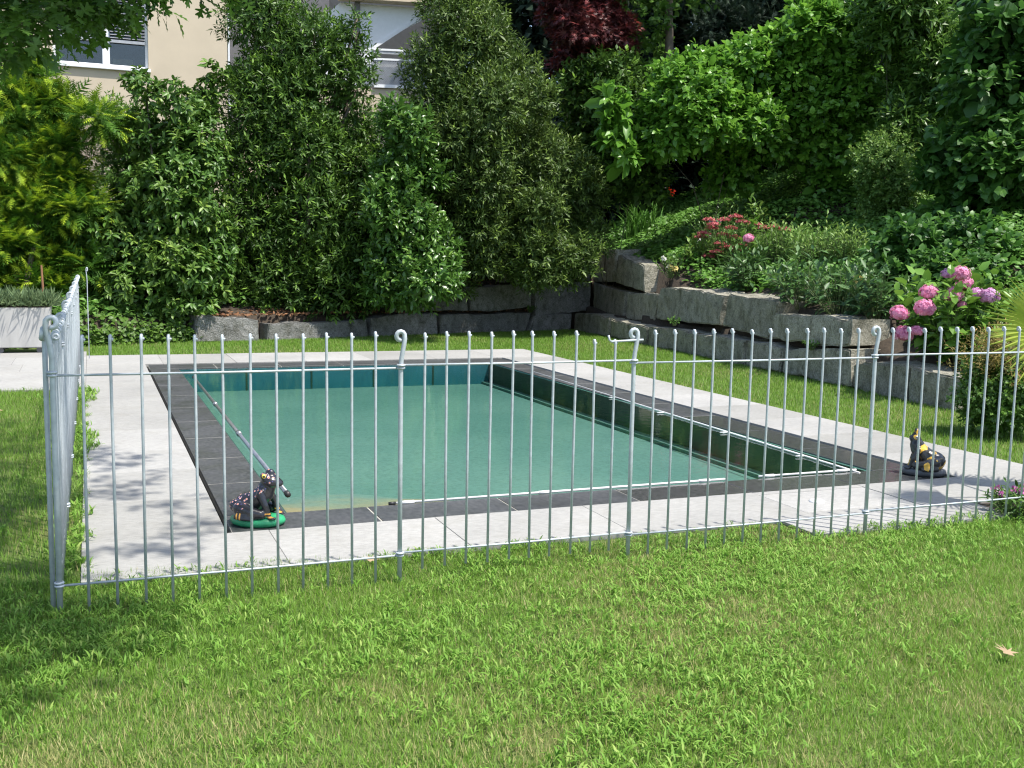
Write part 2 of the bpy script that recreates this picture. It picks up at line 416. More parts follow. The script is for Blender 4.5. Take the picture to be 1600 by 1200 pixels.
# ------------------------------------------------------------------ leaf templates: x along, y across, z up
def T(v, f): return (np.array(v, float), np.array(f, int))
TPL = {
    'lance': T([(0, 0, 0), (.45, .17, .05), (1, 0, -.06), (.45, -.17, .05)], [(0, 3, 2), (0, 2, 1)]),
    'oval': T([(0, 0, 0), (.5, 0, .04), (1, 0, -.08), (.3, .2, .1), (.72, .19, .07), (.3, -.2, .1), (.72, -.19, .07)],
              [(0, 1, 3), (3, 1, 4), (1, 2, 4), (0, 5, 1), (5, 6, 1), (1, 6, 2)]),
    'round': T([(0, 0, 0), (.5, 0, .03), (1, 0, -.12), (.18, .34, .06), (.62, .40, .04), (.18, -.34, .06), (.62, -.40, .04)],
               [(0, 1, 3), (3, 1, 4), (1, 2, 4), (0, 5, 1), (5, 6, 1), (1, 6, 2)]),
    'ovate': T([(0, 0, 0), (.5, 0, .04), (1, 0, -.14), (.25, .30, .07), (.66, .26, .05), (.25, -.30, .07), (.66, -.26, .05)],
               [(0, 1, 3), (3, 1, 4), (1, 2, 4), (0, 5, 1), (5, 6, 1), (1, 6, 2)]),
    'small': T([(0, 0, 0), (.5, .28, .04), (1, 0, -.05), (.5, -.28, .04)], [(0, 3, 2), (0, 2, 1)]),
    'blade': T([(0, .5, 0), (0, -.5, 0), (.55, .34, .0), (.55, -.34, 0), (1, 0, 0)], [(0, 1, 3), (0, 3, 2), (2, 3, 4)]),
    'arch': T([(0, .32, 0), (0, -.32, 0), (.34, .5, .17), (.34, -.5, .17), (.68, .38, .16), (.68, -.38, .16), (1, 0, -.02)], [(0, 1, 3), (0, 3, 2), (2, 3, 5), (2, 5, 4), (4, 5, 6)]),
    'needle': T([(0, .05, 0), (0, -.05, 0), (1, 0, 0)], [(0, 1, 2)]),
    'petal': T([(0, 0, 0), (.5, .35, .08), (1, 0, .05), (.5, -.35, .08)], [(0, 3, 2), (0, 2, 1)]),
}
def _oak():
    v = [(0.5, 0, 0.02)]; o = []
    half = [(0, .012), (.16, .03), (.22, .16), (.27, .19), (.31, .06), (.44, .06), (.52, .30), (.60, .33), (.60, .08), (.70, .07), (.80, .24), (.87, .22), (.84, .07), (1.0, 0)]
    pts = half + [(x, -y) for x, y in half[-2::-1]]
    v += [(x, y, 0.10 * abs(y) - .12 * (x - .3) ** 2) for x, y in pts]
    n = len(pts)
    return T(v, [(0, 1 + i, 1 + (i + 1) % n) for i in range(n)])
TPL['oak'] = _oak()
def _maple():
    v = [(.35, 0, .02)]; pts = []
    for k, (a, r) in enumerate([(-130, .4), (-75, .7), (-35, .85), (0, 1.0), (35, .85), (75, .7), (130, .4)]):
        a = R(a)
        pts.append((.3 + .7 * r * math.cos(a), .6 * r * math.sin(a)))
        if k < 6:
            b = R([-100, -55, -18, 18, 55, 100][k]); pts.append((.3 + .16 * math.cos(b), .14 * math.sin(b)))
    v += [(x, y, -.1 * (x * x + y * y)) for x, y in pts]
    n = len(pts)
    return T(v, [(0, 1 + i, 1 + (i + 1) % n) for i in range(n)])
TPL['maple'] = _maple()
def _spray():
    v = []; f = []
    for i in range(7):
        x = .08 + .13 * i
        w = .26 * math.sin(math.pi * (.18 + .72 * (i / 6.0)))
        z = -.28 * (x - .25) ** 2
        for s in (1, -1):
            b = len(v)
            v += [(x - .05, 0, z), (x + .05, 0, z - .005), (x + .15 + .04 * (i % 2), s * w, z - .05)]
            f.append((b, b + 1, b + 2) if s > 0 else (b + 1, b, b + 2))
    b = len(v)
    v += [(0, .015, -.02), (0, -.015, -.02), (1.02, 0, -.2)]
    f.append((b, b + 1, b + 2))
    return T(v, f)
TPL['spray'] = _spray()
def _floret():
    v = []; f = []
    for k in range(4):
        a = math.pi / 2 * k
        c, s = math.cos(a), math.sin(a)
        b = len(v)
        for x, y, z in ((0, 0, 0), (.55, .36, .12), (.95, 0, .02), (.55, -.36, .12)):
            v.append((x * c - y * s, x * s + y * c, z))
        f += [(b, b + 3, b + 2), (b, b + 2, b + 1)]
    return T(v, f)
TPL['floret'] = _floret()

def unit(a): return a / np.maximum(np.linalg.norm(a, axis=-1, keepdims=True), 1e-9)
def leaf_mesh(name, P, D, Nn, S, tpl, mat, parent=None, tint=None, kind=None, width=1.0, single=0, near=None, smooth=False):
    """one leaf per row of P; the `single` leaves nearest the viewer become objects that share one mesh, the rest one mass"""
    tv, tf = TPL[tpl]
    D = unit(D); B = unit(np.cross(Nn, D)); Nn = np.cross(D, B)
    S = np.asarray(S, float)
    if single and len(P):
        vec = P - CAM
        d = vec @ FW
        px = 800 + FPX * (vec @ RT) / d; py = 600 - FPX * (vec @ UP) / d
        ok = (px > 5) & (px < 1595) & (py > 3) & (py < 1195) & (d > 0.3)
        key = np.where(ok, d - 0.25 * S / S.mean() * 0 , 1e6)
        idx = np.argsort(key)[:single]
        idx = idx[key[idx] < 1e5]
        me = bpy.data.meshes.new('leaf')
        me.from_pydata([(a, b * width, c) for a, b, c in tv.tolist()], [], tf.tolist())
        me.materials.append(mat)
        a = me.attributes.new('tint', 'FLOAT', 'POINT')
        a.data.foreach_set('value', np.full(len(tv), 0.25, dtype=np.float32))
        for i in idx:
            o = bpy.data.objects.new('leaf', me)
            Mx = Matrix(((D[i, 0] * S[i], B[i, 0] * S[i], Nn[i, 0] * S[i], P[i, 0]), (D[i, 1] * S[i], B[i, 1] * S[i], Nn[i, 1] * S[i], P[i, 1]),
                         (D[i, 2] * S[i], B[i, 2] * S[i], Nn[i, 2] * S[i], P[i, 2]), (0, 0, 0, 1)))
            link(o, parent)
            o.matrix_basis = Mx
        keep = np.ones(len(P), bool); keep[idx] = False
        P, D, B, Nn, S = P[keep], D[keep], B[keep], Nn[keep], S[keep]
        if tint is not None: tint = tint[keep]
    k = len(tv)
    V = P[:, None, :] + S[:, None, None] * (tv[None, :, 0:1] * D[:, None] + width * tv[None, :, 1:2] * B[:, None] + tv[None, :, 2:3] * Nn[:, None])
    F = (np.arange(len(P))[:, None, None] * k + tf[None]).reshape(-1, tf.shape[1])
    tt = None if tint is None else np.repeat(tint, k)
    return from_np(name, V.reshape(-1, 3), F, mat, parent, smooth, tt, kind)

def lobe_twigs(lobes, n, rng, shell=0.3, up=0.35, low=-0.75, inner=0.62):
    lobes = np.asarray(lobes, float)
    A = lobes[:, 3] * lobes[:, 5] + lobes[:, 3] * lobes[:, 4]
    N0 = int(n * 2.2)
    k = rng.choice(len(lobes), N0, p=A / A.sum())
    u = unit(rng.normal(size=(N0, 3)))
    u = u[(ok := u[:, 2] > low)]; k = k[ok]
    r = 1 - shell * rng.random(len(k)) ** 1.3
    c, rad = lobes[k, :3], lobes[k, 3:]
    P = c + u * r[:, None] * rad
    out = unit(u / rad)
    good = np.ones(len(P), bool)
    for j, lb in enumerate(lobes):
        q = np.linalg.norm((P - lb[:3]) / lb[3:], axis=1)
        good &= (q > inner) | (k == j)
    P, out = P[good][:n], out[good][:n]
    ax = unit(out * 0.7 + np.array([0, 0, up]) + rng.normal(size=P.shape) * 0.35)
    return P, ax
def twig_leaves(P, A, k, Lt, size, rng, spread=1.0, droop=0.15, upmix=0.5, tipfrac=0.3, rosette=False):
    n = len(P)
    e1 = unit(np.cross(A, np.array([0.31, 0.22, 0.92]) + rng.normal(size=A.shape) * 0.05)); e2 = np.cross(A, e1)
    i = np.tile(np.arange(k), n); tw = np.repeat(np.arange(n), k)
    t = (i + 0.5) / k
    phi = i * 2.4 + np.repeat(rng.random(n) * 6.28, k) + rng.normal(size=n * k) * 0.3
    rad = e1[tw] * np.cos(phi)[:, None] + e2[tw] * np.sin(phi)[:, None]
    al = spread * (1.25 - (0.0 if rosette else 0.7) * t)[:, None] + rng.normal(size=(n * k, 1)) * 0.15
    D = unit(A[tw] * np.cos(al) + rad * np.sin(al) + np.array([0, 0, -1.0]) * droop)
    base = P[tw] + A[tw] * (Lt * (t if not rosette else 0.8 + .2 * t) * (0.7 + 0.6 * np.repeat(rng.random(n), k)))[:, None]
    Nn = unit(A[tw] * (1 - upmix) + np.array([0, 0, 1.0]) * upmix + rng.normal(size=D.shape) * 0.22)
    S = size * (0.65 + 0.6 * rng.random(n * k))
    young = np.repeat((rng.random(n) < tipfrac), k) * np.clip((t - 0.35) * 1.5, 0, 1) * (0.4 + .6 * rng.random(n * k))
    return base, D, Nn, S, young
def lobes_profile(rows, dep, nl, rng, lobe=0.38, ydepth=0.8, squash=0.9):
    """rows (py, x left, x right) of the silhouette at camera depth dep -> overlapping lobes"""
    rows = sorted(rows)
    py = np.array([r[0] for r in rows], float); xl = np.array([r[1] for r in rows], float); xr = np.array([r[2] for r in rows], float)
    nl = int(nl * 1.5)
    wgt = np.interp(np.linspace(py[0], py[-1], 200), py, xr - xl) + 20
    cdf = np.cumsum(wgt) / wgt.sum()
    out = []
    hv = unit(np.array([FW[0], FW[1], 0.0]))
    for j in range(nl):
        y = np.interp((j + rng.random()) / nl, cdf, np.linspace(py[0], py[-1], 200))
        a, b = np.interp(y, py, xl), np.interp(y, py, xr)
        half = (b - a) / 2 * dep / FPX
        rr = max(lobe * half * (0.75 + 0.5 * rng.random()), 0.16)
        ang = rng.random() * 2 * math.pi; q = rng.random() ** .38
        off = max(half - rr * 0.9, 0) * q
        c = at_depth((a + b) / 2, y, dep) + RT * off * math.cos(ang) + hv * (off * math.sin(ang) * ydepth)
        out.append((c[0], c[1], c[2], rr, rr, rr * squash))
    return out
def stems(name, base, tops, r0, mat, parent, n=6):
    bm = bmesh.new()
    for tp in tops:
        a = Vector(base); b = Vector(tp); mid = a.lerp(b, .5) + Vector((random.uniform(-.08, .08), random.uniform(-.08, .08), .05)) * (b - a).length
        tube(bm, [a, a.lerp(mid, .55), mid, b], [r0, r0 * .8, r0 * .55, r0 * .2], n)
    return from_bm(name, bm, mat, parent, True)
def shrub(name, label, cat, lobes, base, ntw, k, Lt, size, tpl, mat, seed, single=0, group=None, width=1.0, trunk='stem', r0=.05, ntop=7, fill=1.6, onbank=False, **kw):
    rng = np.random.default_rng(seed)
    if onbank:
        la = np.asarray(lobes, float); w_ = la[:, 3] ** 2; cx_, cy_ = (la[:, 0] * w_).sum() / w_.sum(), (la[:, 1] * w_).sum() / w_.sum()
        base = (cx_, cy_, float(bank_h(cx_, cy_)))
    lw = {q: kw.pop(q) for q in ('shell', 'up', 'low', 'inner') if q in kw}
    t = thing(name, label, cat, tuple(base), 0, group)
    Pp, A = lobe_twigs(lobes, ntw, rng, **lw)
    b, D, Nn, S, y = twig_leaves(Pp, A, k, Lt, size, rng, **kw)
    bb = np.asarray(base, float)
    if fill:
        la = np.asarray(lobes, float); wv = la[:, 3] * la[:, 4]
        nf = int(ntw * fill); kk = rng.choice(len(la), nf, p=wv / wv.sum()); u = unit(rng.normal(size=(nf, 3)))
        pf = la[kk, :3] + u * la[kk, 3:] * (.78 * rng.random(nf) ** .45)[:, None]
        b = np.concatenate([b, pf]); D = np.concatenate([D, unit(u + rng.normal(size=u.shape) * .8)]); Nn = np.concatenate([Nn, unit(u * .5 + np.array([0, 0, .6]) + rng.normal(size=u.shape) * .4)])
        S = np.concatenate([S, size * 1.9 * (.6 + .5 * rng.random(nf))]); y = np.concatenate([y, np.zeros(nf)])
    # children are stored relative to the thing's base
    global CAM
    leaf_rel(b, D, Nn, S, tpl, mat, t, y, single, width, bb)
    lb = np.asarray(lobes)
    sel = lb[rng.choice(len(lb), min(ntop, len(lb)), replace=False)]
    stems(trunk, (0, 0, -.05), [tuple(s[:3] - bb) for s in sel], r0, MAT['bark'], t)
    return t
def leaf_rel(b, D, Nn, S, tpl, mat, t, tint, single, width, bb, name='foliage'):
    global CAM
    keep = CAM
    CAM = CAM - bb
    o = leaf_mesh(name, b - bb, D, Nn, S, tpl, mat, t, tint, 'stuff', width, single)
    CAM = keep
    return o

# ------------------------------------------------------------------ ground, lawn, paving, pool dimensions
PX0, PX1, PY0, PY1 = 0.0, 5.3137, 0.0, 9.466          # outer edge of the dark coping
IX0, IX1, IY0, IY1 = 0.37, 4.92, 0.40, 8.93           # inner edge
OX0, OX1, OY0, OY1 = -0.80, 6.27, -0.74, 10.88        # outer edge of the paving
def und(X, Y):
    return 0.012 * np.sin(X * 1.7 + 0.6) * np.cos(Y * 1.3) + 0.008 * np.sin(X * 4.1 + Y * 3.3)
bm = bmesh.new()
E_ = 250
for x0, x1, y0, y1 in ((-E_, E_, -E_, OY0 + .01), (-E_, E_, OY1 - .01, E_), (-E_, OX0 + .01, OY0 + .01, OY1 - .01), (OX1 - .01, E_, OY0 + .01, OY1 - .01)):
    vs = [bm.verts.new(p) for p in ((x0, y0, -.012), (x1, y0, -.012), (x1, y1, -.012), (x0, y1, -.012))]
    bm.faces.new(vs)
lawn = tag(from_bm('lawn', bm, MAT['thatch']), kind='structure')

pav = bpy.data.objects.new('pavement', None); link(pav); tag(pav, kind='structure')
bm = bmesh.new()
for x0, x1, y0, y1 in ((OX0, OX1, OY0, PY0 - .035), (OX0, OX1, PY1 + .035, OY1), (OX0, PX0 - .035, PY0 - .035, PY1 + .035), (PX1 + .035, OX1, PY0 - .035, PY1 + .035)):
    box(bm, x0, x1, y0, y1, -.16, -.02)
box(bm, -9, OX0, 6.9, 11.6, -.16, -.02 + .012)
box(bm, 3.22, 4.78, -1.11, OY0, -.16, -.004)
from_bm('paving_bed', bm, MAT['joint'], pav)
def slab(x0, x1, y0, y1, z=0.012, g=.0015):
    j = random.uniform(-.0015, .0015)
    return boxobj('paving_slab', x0 + g, x1 - g, y0 + g, y1 - g, -.03, z + j, MAT['paving'], pav, .002)
def run(a, b, step):
    n = max(1, round((b - a) / step)); return [a + (b - a) * i / n for i in range(n + 1)]
ys = run(PY0 - .03, PY1 + .03, 0.94)
for a, b in zip(ys, ys[1:]):
    slab(OX0, PX0 - .032, a, b); slab(PX1 + .032, OX1, a, b)
xs = run(OX0, OX1, 1.0)
HX0, HX1, HY0, HY1 = 3.50, 4.40, -.62, -.10
for a, b in zip(xs, xs[1:]):
    slab(a, b, PY1 + .03, OY1)
for a, b in zip([OX0, .2, 1.2, 2.2, HX0], [.2, 1.2, 2.2, HX0, HX0]):
    if b > a: slab(a, b, OY0, PY0 - .032)
slab(HX1, 5.3, OY0, PY0 - .032); slab(5.3, OX1, OY0, PY0 - .032)
slab(HX0, HX1, OY0, HY0); slab(HX0, HX1, HY1, PY0 - .032)
hc = thing('hatch_cover', 'square granite hatch cover with a white knob, set in the paving before the pool', 'hatch', ((HX0 + HX1) / 2, (HY0 + HY1) / 2, 0))
hw, hh = (HX1 - HX0) / 2 - .008, (HY1 - HY0) / 2 - .008
boxobj('cover_slab', -hw, hw, -hh, hh, -.03, .010, MAT['paving'], hc, .003)
bm = bmesh.new()
bmesh.ops.create_uvsphere(bm, u_segments=14, v_segments=8, radius=.055, matrix=Matrix.Translation((-.18, -.03, .008)) @ Matrix.Diagonal((1, 1, .45, 1)))
from_bm('knob', bm, MAT['white_plastic'], hc, True)
for a, b in ((3.22, 4.0), (4.0, 4.78)):
    slab(a, b, -1.11, OY0)
for i, (ya, yb) in enumerate(((6.9, 7.85), (7.85, 8.8), (8.8, 9.75), (9.75, 10.7), (10.7, 11.6))):
    x = OX0
    while x > -8.5:
        w = [.95, 1.2, .8][(i + int(-x)) % 3]
        slab(x - w, x, ya, yb); x -= w
# drain slot
bm = bmesh.new()
for x0, x1, y0, y1 in ((PX0 - .035, PX1 + .035, PY0 - .035, PY0), (PX0 - .035, PX1 + .035, PY1, PY1 + .035), (PX0 - .035, PX0, PY0, PY1), (PX1, PX1 + .035, PY0, PY1)):
    box(bm, x0, x1, y0, y1, -.2, -.06)
from_bm('drain_channel', bm, MAT['channel'], pav)

pool = thing('swimming_pool', 'long rectangular garden pool edged in dark slate tiles, sunk in the pale paving', 'swimming pool', (0, 0, 0))
WZ, FZ = -0.010, -0.33
bm = bmesh.new()
box(bm, PX0 + .002, PX1 - .002, PY0 + .002, IY0 - .01, -.5, -.005); box(bm, PX0 + .002, PX1 - .002, IY1 + .01, PY1 - .002, -.5, -.005)
box(bm, PX0 + .002, IX0 - .01, IY0 - .01, IY1 + .01, -.5, -.005); box(bm, IX1 + .01, PX1 - .002, IY0 - .01, IY1 + .01, -.5, -.005)
from_bm('pool_rim', bm, MAT['grout'], pool)
def cop(x0, x1, y0, y1, wet=False):
    boxobj('coping_tile', x0, x1, y0, y1, -.03 + .004, random.uniform(-.0006, .0006), MAT['coping_wet' if wet else 'coping'], pool, .002)
g = .006
ysl = run(IY0, IY1, .9)
for a, b in zip(ysl, ysl[1:]):
    cop(PX0, IX0, a + g, b - g); cop(IX1, PX1, a + g, b - g, a < 3.0)
xsl = run(PX0, PX1, .93)
for a, b in zip(xsl, xsl[1:]):
    cop(a + g, b - g, PY0, IY0 - g, b > 2.9); cop(a + g, b - g, IY1 + g, PY1)
# basin
boxobj('pool_floor', IX0 - .008, IX1 + .008, IY0 - .008, IY1 + .008, FZ - .1, FZ, MAT['pool_floor'], pool)
MAT['pool_wall_dark'] = plain('pool_wall_shade_and_seam', (0.022, 0.065, 0.055), 0.8, var=.2, scale=4)  # liner darkened to paint in wall shade and reflections; also the seam colour
boxobj('basin_wall', IX0, IX1, IY1 - .02, IY1 - .001, FZ + .001, -.02, MAT['pool_wall'], pool)
boxobj('basin_wall', IX0, IX1, IY0 + .001, IY0 + .02, FZ + .001, -.02, MAT['pool_wall_dark'], pool)
boxobj('basin_wall', IX0 + .001, IX0 + .02, IY0 + .021, IY1 - .021, FZ + .001, -.02, MAT['pool_wall_dark'], pool)
boxobj('basin_wall', IX1 - .02, IX1 - .001, IY0 + .021, IY1 - .021, FZ + .001, -.02, MAT['pool_wall_dark'], pool)
boxobj('floor_ledge', IX1 - .13, IX1 - .021, IY0 + .021, IY1 - .021, FZ + .001, FZ + .035, MAT['pool_floor'], pool)
for i in range(1, 5):
    x = IX0 + (IX1 - IX0) * i / 5
    boxobj('liner_seam', x - .012, x + .012, IY1 - .026, IY1 - .021, FZ + .002, -.03, MAT['pool_wall_dark'], pool)
# shallow step in the front left corner, with a film of sand on it
def sandz(X, Y):
    q = np.clip((Y - IY0 - .02) / 2.3, 0, 1) + .75 * np.clip((X - 1.15) / 1.9, 0, 2) ** 1.6 + .05 * np.sin(X * 5) * np.sin(Y * 4)
    return np.maximum(-.055 - .36 * q, FZ - .02)
grid_mesh('pool_step', np.linspace(IX0 + .021, 3.4, 40), np.linspace(IY0 + .021, 2.9, 30), sandz, MAT['pool_sand'], pool)
# water body
bm = bmesh.new()
e = .012
box(bm, IX0 + e, IX1 - e, IY0 + e, IY1 - e, FZ - .05, WZ)
bm.faces.ensure_lookup_table()
water = from_bm('water', bm, MAT['water'])
tag(water, kind='structure')

# ------------------------------------------------------------------ retaining walls
CORN = np.array([9.27, 15.43])
RW0, RW1 = np.array([9.37, 15.46]), np.array([8.21, 2.93])
BW0, BW1 = np.array([0.97, 13.19]), np.array([9.87, 15.60])
def wplane(a, b):
    d = (b - a) / np.linalg.norm(b - a)
    return np.array([a[0], a[1], 0.0]), np.array([d[1], -d[0], 0.0]), np.array([d[0], d[1], 0])
def stone(poly, pl, back, mat, parent, setback=0.0, thick=.5):
    P0, n, d = pl
    bk = np.array([back[0], back[1], 0.0])
    P0 = P0 + bk * setback
    pts = []
    mx_ = sum(p[0] for p in poly) / len(poly); my_ = sum(p[1] for p in poly) / len(poly)
    poly = [(x - (1 if x > mx_ else -1) * .9, y - (1 if y > my_ else -1) * .5) for x, y in poly]
    c = [on_plane(x, y, P0, n) for x, y in poly]
    rn = random.Random(int(sum(p[0] * 3 + p[1] for p in poly)))
    for i, p in enumerate(c):                            # rough the outline
        q = c[(i + 1) % len(c)]
        pts.append(p)
        L_ = np.linalg.norm(q - p)
        kk = int(L_ / .28)
        for s in range(1, kk + 1):
            w = p + (q - p) * s / (kk + 1)
            pts.append(w + np.array([0, 0, rn.uniform(-.018, .018)]) + d * rn.uniform(-.01, .01))
    bm = bmesh.new()
    fr = [bm.verts.new(p) for p in pts]
    f = bm.faces.new(fr)
    r = bmesh.ops.extrude_face_region(bm, geom=[f])
    vs = [v for v in r['geom'] if isinstance(v, bmesh.types.BMVert)]
    for v in vs:
        v.co += Vector(bk * thick)
    fe = [e_ for e_ in bm.edges if all(v in fr for v in e_.verts)]
    bmesh.ops.bevel(bm, geom=fe, offset=.022, segments=2, affect='EDGES')
    bmesh.ops.triangulate(bm, faces=[q for q in bm.faces if len(q.verts) > 4])
    for it in range(3):
        le = [e_ for e_ in bm.edges if e_.calc_length() > .16]
        if le: bmesh.ops.subdivide_edges(bm, edges=le, cuts=1)
        bmesh.ops.triangulate(bm, faces=[q for q in bm.faces if len(q.verts) > 4])
    for v in bm.verts:
        v.co += noise.noise_vector(v.co * 2.3) * .026 + noise.noise_vector(v.co * 7) * .014 + noise.noise_vector(v.co * 17) * .006
    o = from_bm('stone', bm, mat, parent)
    return o
rwall = thing('retaining_wall', 'retaining wall of big mossy granite blocks below the flower bank on the right', 'retaining wall', (0, 0, 0))
plR = wplane(RW0, RW1); plR2 = wplane(np.array([9.87, 15.6]), np.array([8.43, 4.9])); plB = wplane(BW0, BW1)
backR = np.array([1.0, -0.09]); backB = np.array([-.26, .966])
RS = [  # (outline in the photo, setback)
    ([(926, 441), (926, 391), (962, 389), (959, 440)], .10),
    ([(961, 443), (964, 399), (1007, 414), (1007, 456)], .10),
    ([(926, 486), (926, 441), (976, 455), (976, 499)], .05),
    ([(978, 499), (978, 456), (1030, 459), (1029, 474), (1022, 502)], .05),
    ([(1024, 499), (1031, 450), (1084, 452), (1092, 451), (1132, 462), (1124, 509)], .05),
    ([(1127, 510), (1138, 457), (1200, 468), (1216, 473), (1212, 500), (1200, 531)], .05),
    ([(1201, 531), (1205, 489), (1262, 492), (1331, 498), (1328, 541), (1300, 541)], .05),
    ([(895, 519), (897, 489), (926, 490), (952, 497), (951, 526)], 0),
    ([(953, 526), (954, 498), (982, 505), (1012, 511), (1010, 540)], 0),
    ([(1012, 540), (1013, 510), (1040, 513), (1084, 519), (1083, 556)], 0),
    ([(1085, 556), (1086, 520), (1130, 525), (1164, 531), (1162, 572)], 0),
    ([(1164, 572), (1166, 532), (1200, 537), (1221, 545), (1219, 582)], 0),
    ([(1221, 582), (1223, 546), (1258, 545), (1302, 544), (1330, 546), (1330, 606)], 0),
    ([(1331, 607), (1332, 570), (1350, 567), (1374, 565), (1420, 572), (1418, 630)], -.04),
    ([(1420, 630), (1421, 573), (1460, 582), (1502, 591), (1495, 652)], -.04),
]
for poly, sb in RS:
    stone(poly, plR2 if sb > .01 else plR, backR, MAT['stone_warm'], rwall, sb - .05 if sb > .01 else sb, .6 if sb > .01 else .95)
bwall = thing('retaining_wall', 'low retaining wall of grey granite blocks in the shade under the tall laurels', 'retaining wall', (0, 0, 0))
BS = [
    ([(303, 536), (306, 494), (350, 495), (404, 500), (405, 537)], 0),
    ([(416, 537), (418, 506), (470, 503), (574, 499), (576, 533)], 0),
    ([(578, 532), (580, 496), (640, 491), (684, 489), (685, 527)], 0),
    ([(687, 527), (687, 493), (760, 490), (830, 488), (822, 521)], 0),
    ([(825, 521), (834, 493), (894, 489), (893, 519)], 0),
    ([(657, 486), (659, 456), (690, 452), (733, 450), (732, 487)], .06),
    ([(734, 487), (735, 450), (833, 443), (832, 480), (780, 485)], .06),
    ([(835, 495), (836, 447), (880, 443), (924, 441), (924, 485), (880, 489)], .06),
    ([(790, 442), (793, 416), (850, 409), (925, 403), (924, 439)], .12),
]
for poly, sb in BS:
    stone(poly, plB, backB, MAT['stone_grey'], bwall, sb)

# ------------------------------------------------------------------ bank behind the walls
def dist_R(X, Y):   # metres to the right of the right-hand wall
    d = (RW1 - RW0) / np.linalg.norm(RW1 - RW0); n = np.array([-d[1], d[0]])
    return (X - RW0[0]) * n[0] + (Y - RW0[1]) * n[1]
def dist_R2(X, Y):
    a, b = np.array([9.87, 15.6]), np.array([8.43, 4.9])
    d = (b - a) / np.linalg.norm(b - a); n = np.array([-d[1], d[0]])
    return (X - a[0]) * n[0] + (Y - a[1]) * n[1]
def dist_B(X, Y):
    d = (BW1 - BW0) / np.linalg.norm(BW1 - BW0); n = np.array([-d[1], d[0]])
    return (X - BW0[0]) * n[0] + (Y - BW0[1]) * n[1]
def bank_h(X, Y):
    X = np.asarray(X, float); Y = np.asarray(Y, float)
    dR = dist_R(X, Y) - .32; dB = dist_B(X, Y) - .32
    topR = np.interp(Y, [0.5, 2.5, 4.7, 5.3, 7, 11.2, 12, 15.5], [.12, .30, .36, .78, .92, .96, 1.42, 1.55])
    topB = np.interp(X, [0, 5.2, 5.8, 7.3, 7.9, 9.9], [.38, .40, .82, .92, 1.34, 1.5])
    dR2 = np.where(Y > 4.6, dist_R2(X, Y) - .34, dR)
    hR = np.where(dR2 > 0, topR + .40 * np.clip(dR2, 0, 9) + .12 * np.clip(dR2 - 9, 0, 40), .47)
    hR0 = topR + .40 * np.clip(dR, 0, 9) + .12 * np.clip(dR - 9, 0, 40)
    hB = topB + .22 * np.clip(dB, 0, 12)
    h = np.where((dR > 0) & (dB > 0), np.maximum(hR, hB), np.where(dR > 0, hR, hB))
    h = h + .05 * np.sin(X * 2.1) * np.sin(Y * 1.7)
    return np.where((dR > 0) | (dB > 0), h, -.3)
def bank_grid(xs, ys):
    X, Y = np.meshgrid(xs, ys); Z = bank_h(X, Y); nx, ny = len(xs), len(ys)
    i = np.arange((ny - 1) * (nx - 1)); a = (i // (nx - 1)) * nx + i % (nx - 1)
    F = np.stack([a, a + 1, a + nx + 1, a + nx], 1)
    F = F[Z.ravel()[F].max(1) > -.2]
    used, inv = np.unique(F.ravel(), return_inverse=True)
    return from_np('bank', np.stack([X.ravel(), Y.ravel(), Z.ravel()], 1)[used], inv.reshape(-1, 4), MAT['soil'], None, True)
bank = bank_grid(np.arange(-14, 46, .15), np.arange(-6, 44, .15))
tag(bank, kind='structure')
def on_bank(px, py):
    d = ray(px, py)
    for s in np.arange(8, 45, .05):
        q = CAM + d * s
        if q[2] < float(bank_h(q[0], q[1])): return q
    return CAM + d * 18

# ------------------------------------------------------------------ grass
def blades(name, n, region, h, w, mat, seed, tiltv=.55, dens=None, tpl='blade', dry=.15, zoff=-.012):
    rng = np.random.default_rng(seed)
    P = region(rng, n)
    if dens is not None:
        P = P[rng.random(len(P)) < dens(P[:, 0], P[:, 1])]
    m_ = len(P)
    a = rng.random(m_) * 6.283
    lean = tiltv * (0.3 + rng.random(m_))
    D = np.stack([np.cos(a) * np.sin(lean), np.sin(a) * np.sin(lean), np.cos(lean)], 1)
    Nn = np.stack([np.cos(a) * -np.cos(lean), np.sin(a) * -np.cos(lean), np.sin(lean)], 1) + rng.normal(size=(m_, 3)) * .2
    S = h * (.5 + .8 * rng.random(m_))
    fx, fy = P[:, 0], P[:, 1]
    pat = .5 + .5 * np.sin(fx * 1.9 + 1.3 * np.sin(fy * 1.4)) * np.sin(fy * 2.3 + 1.1 * np.sin(fx * 2.1))
    pat = np.clip(pat * .7 + .6 * (np.sin(fx * 1.1 + 2.2) * np.sin(fy * 1.5 + .5)), 0, 1.3) ** 1.5
    if dry > .3: pat = np.clip(pat * .75 + .75 * dry_at(fx, fy), 0, 1.3)
    tint = (rng.random(m_) < dry * (.15 + 1.9 * pat)) * (.5 + .5 * rng.random(m_))
    P3 = np.stack([fx, fy, np.full(m_, zoff)], 1)
    o = leaf_mesh(name, P3, D, Nn, S, tpl, mat, None, tint, 'stuff', w / h)
    return o
def in_view(P, pad=60, zt=0.0):
    v = np.concatenate([P, np.full((len(P), 1), zt)], 1) - CAM
    d = v @ FW
    px = 800 + FPX * (v @ RT) / d; py = 600 - FPX * (v @ UP) / d
    return (d > .5) & (px > -pad) & (px < 1600 + pad) & (py < 1200 + pad * 1.5)
def rect(x0, x1, y0, y1, ragged=0.0):
    def f(rng, n):
        P = np.stack([rng.uniform(x0, x1, n), rng.uniform(y0, y1, n)], 1)
        return P[in_view(P)]
    return f
